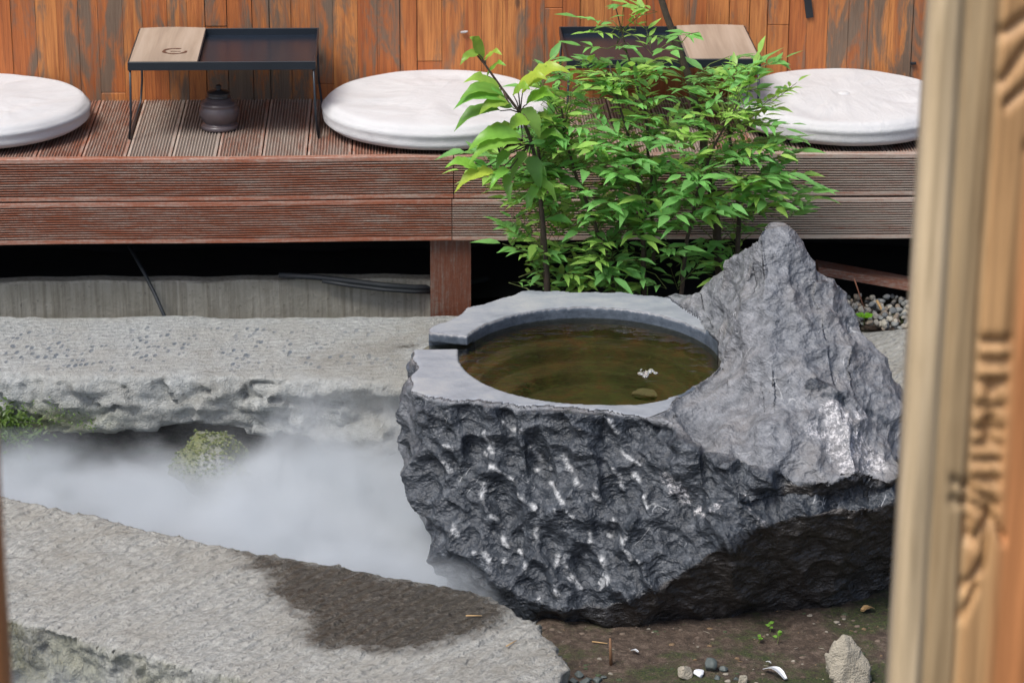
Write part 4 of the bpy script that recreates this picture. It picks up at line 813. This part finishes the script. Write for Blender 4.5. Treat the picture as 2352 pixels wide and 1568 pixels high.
q = soilat(1404, 1522); stick(q-np.array([0, 0, .01]), q+np.array([-.004, -.005, .068]), .0042, m_plain("brown_stick", (.19, .10, .05), .7, .5, 60), "stick", "short brown stick standing upright in the soil below the boulder", "stick")
zs = ZS+.007
stick(PZ(1070, 1413, zs), PZ(1107, 1413, zs), .0018, M_STRAW, "straw", "dry straw piece on the wet dark part of the slab", "straw")
stick(PZ(1163, 1483, zs), PZ(1186, 1470, zs), .0018, M_STRAW, "straw", "short dry straw on the pale end of the slab", "straw")
q = soilat(1360, 1478); stick(q+np.array([0, 0, .004]), soilat(1395, 1484)+np.array([0, 0, .005]), .0016, M_STRAW, "straw", "thin brown straw lying on the soil left of the upright stick", "straw")
q = soilat(1240, 1500)
stick(PY(1962, 640, -.02), PY(1986, 712, -.06), .002, m_plain("reddish_twig", (.22, .09, .05), .7), "twig", "thin reddish twig leaning in the gravel by the seedling", "twig")
stick(PY(2014, 690, -.02), PY(2036, 732, -.06), .0038, M_STRAW, "reed", "flat tan reed blade stuck in the gravel", "reed")
q = PZ(1985, 728, .02); o = empty("seedling", (q[0], q[1], -.005), "small bright green seedling sprouting in the gravel", "seedling"); b = MB(); b.tube([(0, 0, 0), (0, 0, .03)], .0012, 5); b.build("stem", M_PET, o)
b = MB()
for a_ in (.3, 2.6, 4.4, 5.4): leaf(b, np.array([0, 0, .026]), (cos(a_), sin(a_)*.8, .35), (0, -.5, 1), .030, .022, (.16, .42, .02), .2, .2)
b.build("leaves", M_GREEN, o, smooth=True)
for k_, (u, v, hgt, l_) in enumerate(((1768, 1440, .022, "tiny green sprout highest on the soil close under the boulder"), (1785, 1468, .030, "tiny green sprout with round leaves on the bare soil"), (1742, 1466, .014, "tiny yellowish sprout lying low on the soil"))):
    q = soilat(u, v+10); o = empty("sprout", tuple(q), l_, "sprout", "tiny sprouts on the soil under the boulder"); b = MB(); b.tube([(0, 0, -.004), (.003, 0, hgt*.6), (-.002, 0, hgt)], .0008, 4); b.build("stem", M_PET, o); b = MB()
    for j in range(4): a_ = random.uniform(0, 6.28); leaf(b, np.array([0, 0, hgt*(.55+.15*j)]), (cos(a_), sin(a_), .3), (0, -.5, 1), .012, .009, (.17, .36, .05), .2, .1)
    b.build("leaves", M_GREEN, o, smooth=True)
def chip(u, v, L, w, rz, m, label, cat, name):
    q = soilat(u, v)+np.array([0, 0, .008]); b_ = MB(); n = 8; V = []
    for i in range(n+1):
        t = i/n; ww = w*.5*(.35+.65*sin(pi*(.12+.76*t)))*random.uniform(.85, 1.1); zc_ = .012*sin(pi*t)*L/.06
        V += [(L*(t-.5), ww+.15*L*t*(1-t), zc_), (L*(t-.5), -ww+.15*L*t*(1-t), zc_+.002)]
    n2 = len(V); V += [(x_, y_, z_-.0015) for x_, y_, z_ in V]
    F_ = [(2*i, 2*i+1, 2*i+3, 2*i+2)[::-1] for i in range(n)]+[tuple(n2+k for k in (2*i, 2*i+1, 2*i+3, 2*i+2)) for i in range(n)]
    F_ += [(2*i, 2*i+2, n2+2*i+2, n2+2*i) for i in range(n)]+[(2*i+1, n2+2*i+1, n2+2*i+3, 2*i+3) for i in range(n)]+[(0, n2, n2+1, 1), (2*n, 2*n+1, n2+2*n+1, n2+2*n)]
    b_.add(V, F_); o_ = b_.build(name, m, smooth=True); o_.location = tuple(q); o_.rotation_euler.z = rz; return tag(o_, label, cat)
chip(1780, 1551, .066, .020, -.9, M_WHITE, "curved white bark chip on the soil near the bottom edge", "chip", "bark_chip")
chip(1992, 1404, .034, .020, .5, M_STRAW, "curled tan dead leaf in the shade beside the boulder", "dead leaf", "dead_leaf")
chip(1458, 1500, .018, .009, -.6, M_WHITE, "small white flake on the soil right of the upright stick", "flake", "white_flake")
chip(1765, 1526, .013, .006, -.6, M_WHITE, "tiny white flake just above the curved bark chip", "flake", "white_flake")
b = MB(); b.lathe([(.001, .018), (.009, .0165), (.0155, .011), (.018, 0), (.0155, -.011), (.009, -.0165), (.001, -.018)], 24); o = b.build("ball", M_LILAC, smooth=True); q = PY(1077, 718, -.10); o.location = (q[0], q[1], .02); tag(o, "lilac ball at the foot of the deck post behind the basin rim", "ball")

# ------------------------------------------------------------------ mossy stone in the channel, moss at the ledge foot
pm = PZ(505, 1065, -.20); ms = stone((pm[0], pm[1], -.35), 0.115, 17, m_slab("mossy_granite"), "mossy_stone", "moss covered stone looming through the steam in the channel", "stone", sq=(1.25, .9, 1.15), rough=.9)
a = ms.data.attributes.new("Col", 'FLOAT_COLOR', 'POINT'); a.data.foreach_set("color", [1., 0., .4, 1.]*len(ms.data.vertices))
b = MB()
def tuft(b, c, n, R, L):
    for i in range(n):
        p = np.array(c)+np.array([random.gauss(0, R[0]), random.gauss(0, R[1]), random.gauss(0, R[2])]); a_ = random.uniform(0, 6.28)
        cc = np.array([.03, .07, .015])+np.array([.07, .09, .015])*random.random(); leaf(b, p, (cos(a_), sin(a_)-.4, random.uniform(-.6, 1)), (0, -.6, 1), L*random.uniform(.4, 1.2), L*.32, tuple(cc), .2, .3)
mv = np.array([v.co for v in ms.data.vertices]); mvt = mv[(mv[:, 2] > mv[:, 2].max()*.62)]; 
for i in range(1500):
    p = mvt[random.randrange(len(mvt))]; a_ = random.uniform(0, 6.28); cc = np.array([.07, .10, .02])+np.array([.15, .14, .03])*random.random()
    leaf(b, p, (cos(a_), sin(a_)-.3, random.uniform(.2, 1)), (0, -.6, 1), .010, .005, tuple(cc*.75), .2, .3)
b.build("moss", M_GREEN, ms, smooth=True)
b = MB()
for u, v, n in ((0, 950, 160), (25, 975, 190), (50, 995, 120), (-40, 970, 150)): tuft(b, PY(u, v, -.53), n, (.035, .02, .02), .022)
for u, v, n in ((150, 958, 40), (200, 975, 40), (110, 935, 20)): tuft(b, PY(u, v, -.53), n, (.03, .012, .010), .012)
o = b.build("moss", M_GREEN, smooth=True); tag(o, "green moss and ferny tufts clinging to the left foot of the stone ledge", "moss", kind='stuff')

# ------------------------------------------------------------------ carved wooden posts of the doorway the view looks through
def post(pl, label, mirror, width, name="carved_post"):
    n = 70; zs_ = np.linspace(-.46, 3.2, 620); W_ = width; base = np.array([pl[0], pl[1], -.46])
    pr = [(.0, .045), (.0, .012), (.004, .004), (.010, .0)]+[(x_, 0) for x_ in np.linspace(.014, W_-.012, n)]+[(W_-.004, .004), (W_, .012), (W_, .045)]
    pr = np.array(pr); m = len(pr); V = np.zeros((len(zs_), m, 3)); C = np.ones((len(zs_), m, 3)); xx = pr[:, 0][None, :]*np.ones((len(zs_), 1)); zz = zs_[:, None]*np.ones((1, m)); dep = np.zeros_like(xx)
    xw = np.where(xx > .05, .08+(xx-.065)/.62, xx)
    def groove(d, w, dd): return dd*np.exp(-(d/w)**2)
    dep += groove(xx-.030, .0035, .006)+.004*sstep(.030, .034, xx)*sstep(.067, .063, xx)+groove(xx-.065, .003, .007)
    inP = sstep(.066, .070, xx)*sstep(.101, .095, xx)
    # bead column of cut notches with scroll strokes above and below
    for zc in NOT: dep += inP*groove(zz-zc, .0045, .010)
    for zc in DOT: dep += groove(np.hypot(xx-.084, (zz-zc)*1.0), .0075, .012)
    for (xa, za, xb, zb, w) in STR:
        t = np.clip(((xw-xa)*(xb-xa)+(zz-za)*(zb-za))/((xb-xa)**2+(zb-za)**2), 0, 1); dd = np.hypot(xw-xa-t*(xb-xa), zz-za-t*(zb-za)); dep += groove(dd, w, .010)
    dep += .0015*vnoise(np.stack([xx.ravel()*90, zz.ravel()*4, 0*zz.ravel()], 1), 4).reshape(xx.shape)
    fm = (pr[:, 1] < .003)[None, :]; V[:, :, 0] = xx*(-1 if mirror else 1); V[:, :, 1] = pr[:, 1][None, :]+dep*fm*1.0; V[:, :, 2] = zz+.46
    V[:, :, 0] += LEAN*(zz+.46)
    pale = np.array([.66, .53, .345]); grey = np.array([.47, .345, .195]); tan = np.array([.54, .32, .145]); org = np.array([.60, .255, .095])
    if mirror: pale = grey = tan = org
    def st3(x_): return x_[..., None]
    C = pale+(grey-pale)*st3(sstep(.026, .034, xx)); C = C+(tan-C)*st3(sstep(.060, .072, xx)); C = C+(org-C)*st3(sstep(.092, .112, xx))
    C = C+(tan*1.1-C)*st3(sstep(1.45, 2.0, zz)*sstep(.12, .15, xx)*.7)
    i = np.arange(len(zs_)*m).reshape(len(zs_), m); Fc = np.stack([i[:-1, :-1], i[:-1, 1:], i[1:, 1:], i[1:, :-1]], -1).reshape(-1, 4)
    if mirror: Fc = Fc[:, ::-1]
    Fc = [tuple(q_) for q_ in Fc.tolist()]+[(i[k_, -1], i[k_, 0], i[k_+1, 0], i[k_+1, -1]) if not mirror else (i[k_+1, -1], i[k_+1, 0], i[k_, 0], i[k_, -1]) for k_ in range(len(zs_)-1)]
    o_ = mesh(name, V.reshape(-1, 3), Fc, M_POST, col=C.reshape(-1, 3)); o_.location = tuple(base); return tag(o_, label, "door post", "carved wooden door posts")
YP = -4.9
def px(v): return PY(2250, v, YP)[2]
NOT = [px(v) for v in (785, 832, 880, 935, 988, 1025, 1060, 1105)]; DOT = [px(v) for v in (900, 965, 1005)]
STR = [(.052, px(1105), .13, px(1160), .0045), (.052, px(1150), .12, px(1175), .0045), (.118, px(1185), .102, px(1230), .005), (.125, px(1190), .145, px(1240), .004), (.088, px(1240), .10, px(1250), .006), (.118, px(1200), .112, px(1300), .005), (.108, px(1310), .085, px(1350), .006), (.105, px(1350), .085, px(1420), .005), (.085, px(1195), .088, px(1230), .005),
       (.14, px(340), .20, px(345), .006), (.145, px(20), .16, px(150), .006), (.165, px(10), .150, px(130), .006), (.18, px(60), .155, px(220), .007), (.16, px(200), .150, px(320), .005), (.19, px(190), .175, px(310), .006), (.20, px(100), .185, px(220), .006), (.086, px(80), .128, px(35), .006), (.09, px(190), .125, px(110), .006), (.10, px(240), .13, px(200), .005), (.16, px(360), .2, px(390), .005)]
a, c = PY(2118, 0, YP), PY(2026, 1568, YP); LEAN = (a[0]-c[0])/(a[2]-c[2]); x0 = c[0]-LEAN*(c[2]+.46)+.012
post((x0, YP), "tall blurred carved wooden post filling the right edge", False, .26)
YL = -5.4; a, c = PY(-6, 1000, YL), PY(25, 1540, YL); NOT = []; DOT = []; STR = []; LEAN = (a[0]-c[0])/(a[2]-c[2])
post((c[0]-LEAN*(c[2]+.46)-.006, YL), "sliver of blurred orange wooden post at the lower left edge", True, .22, "wooden_post")

# ------------------------------------------------------------------ steam
def steam(name, pts, z0, z1, label, dens, nsc, bumps=(), thr=(.35, .7), zr=(.3, .0), seed=0., wisp=None):
    lo = np.min(pts, 0); hi = np.max(pts, 0); h = .03; a0 = np.arange(lo[0]-h, hi[0]+h, h); a1 = np.arange(lo[1]-h, hi[1]+h, h); a2 = np.arange(z0-h, z1+.3, h)
    X_, Y_, Z_ = np.meshgrid(a0, a1, a2, indexing='ij'); d = poly2d(X_[:, :, :1], Y_[:, :, :1], pts)*np.ones_like(Z_)
    top = z1+.012*np.sin(X_*9+Y_*5)
    for (bx, by, br, bh) in bumps: top = top+bh*np.exp(-((X_-bx)**2+(Y_-by)**2)/br**2)
    f_ = smax(smax(d, Z_-top, .03), z0-Z_, .02); V_, Q_, N_ = surfnet(f_, (a0[0], a1[0], a2[0]), h)
    g = G(name+"_vapour"); g.t.nodes.remove(g.b); v = g.t.nodes.new("ShaderNodeVolumePrincipled"); v.inputs["Color"].default_value = (.87, .915, .95, 1); v.inputs["Anisotropy"].default_value = .15
    n = g.noise(nsc, g.obj((1, 1.3, 1.6), (0, 0, seed)), det=3, rough=.5, dist=.3); sx = g.t.nodes.new("ShaderNodeSeparateXYZ"); g.t.links.new(g.tc.outputs['Object'], sx.inputs[0])
    n_b = g.noise(5.5, g.obj((.8, 1.2, 1.1), (.3, .4, seed)), det=5, rough=.6, dist=.9); zz_ = g.math('SUBTRACT', sx.outputs[2], g.math('MULTIPLY', g.math('SUBTRACT', n_b, .5), .30)); lowd = g.ss(zz_, zr[0], zr[1]); D = g.math('MULTIPLY', g.math('MULTIPLY', g.math('POWER', lowd, 1.6), g.ss(n, *thr, .12, 1.)), dens)
    if wisp: 
        px_ = g.math('MULTIPLY', g.ss(g.math('ABSOLUTE', g.math('SUBTRACT', sx.outputs[0], wisp[0])), .05, wisp[1], 1, 0), g.ss(sx.outputs[2], .02, wisp[2], 1, 0))
        D = g.math('ADD', D, g.math('MULTIPLY', g.math('MULTIPLY', px_, g.ss(g.noise(5, g.obj((1.2, 1, .7), (0, .5, 0)), det=4, dist=.6), .42, .72)), wisp[3]))
    g.t.links.new(D, v.inputs["Density"]); g.t.links.new(v.outputs[0], g.out.inputs["Volume"])
    o_ = mesh(name, V_, Q_, g.m, loc=(0, 0, z0)); return tag(o_, label, "steam", kind='stuff')
chan = [(-2.6, -.52), (-1.0, -.56), (-.35, -.58), (0, -.62), (.05, -1.3), (-.14, -1.60)]+[(p_[0], p_[1]+.015) for p_ in (PZ(1050, 1345, ZS), PZ(520, 1252, ZS), PZ(0, 1136, ZS), PZ(-900, 965, ZS))]
steam("steam", chan, -.32, -.10, "thick white steam drifting over the hot water in the channel", 25, 3.0, [(-.45, -.72, .30, .26), (-1.0, -.75, .25, .05)], (.34, .62), (.27, .02), .6, (-.40, .55, .50, 9.0))
fr_ = [(p_[0]+.06, p_[1]+.12) for p_ in (PZ(-300, 1345, ZS), PZ(30, 1425, ZS), PZ(600, 1568, ZS), PZ(900, 1645, ZS))]+[(-.5, -2.75), (-1.9, -2.75)]
steam("steam", fr_, -.42, -.03, "thin grey steam rising in front of the near slab at lower left", 9, 3.0, (), (.25, .7), (.40, .0), 1.1)
print("leaflets", nl)
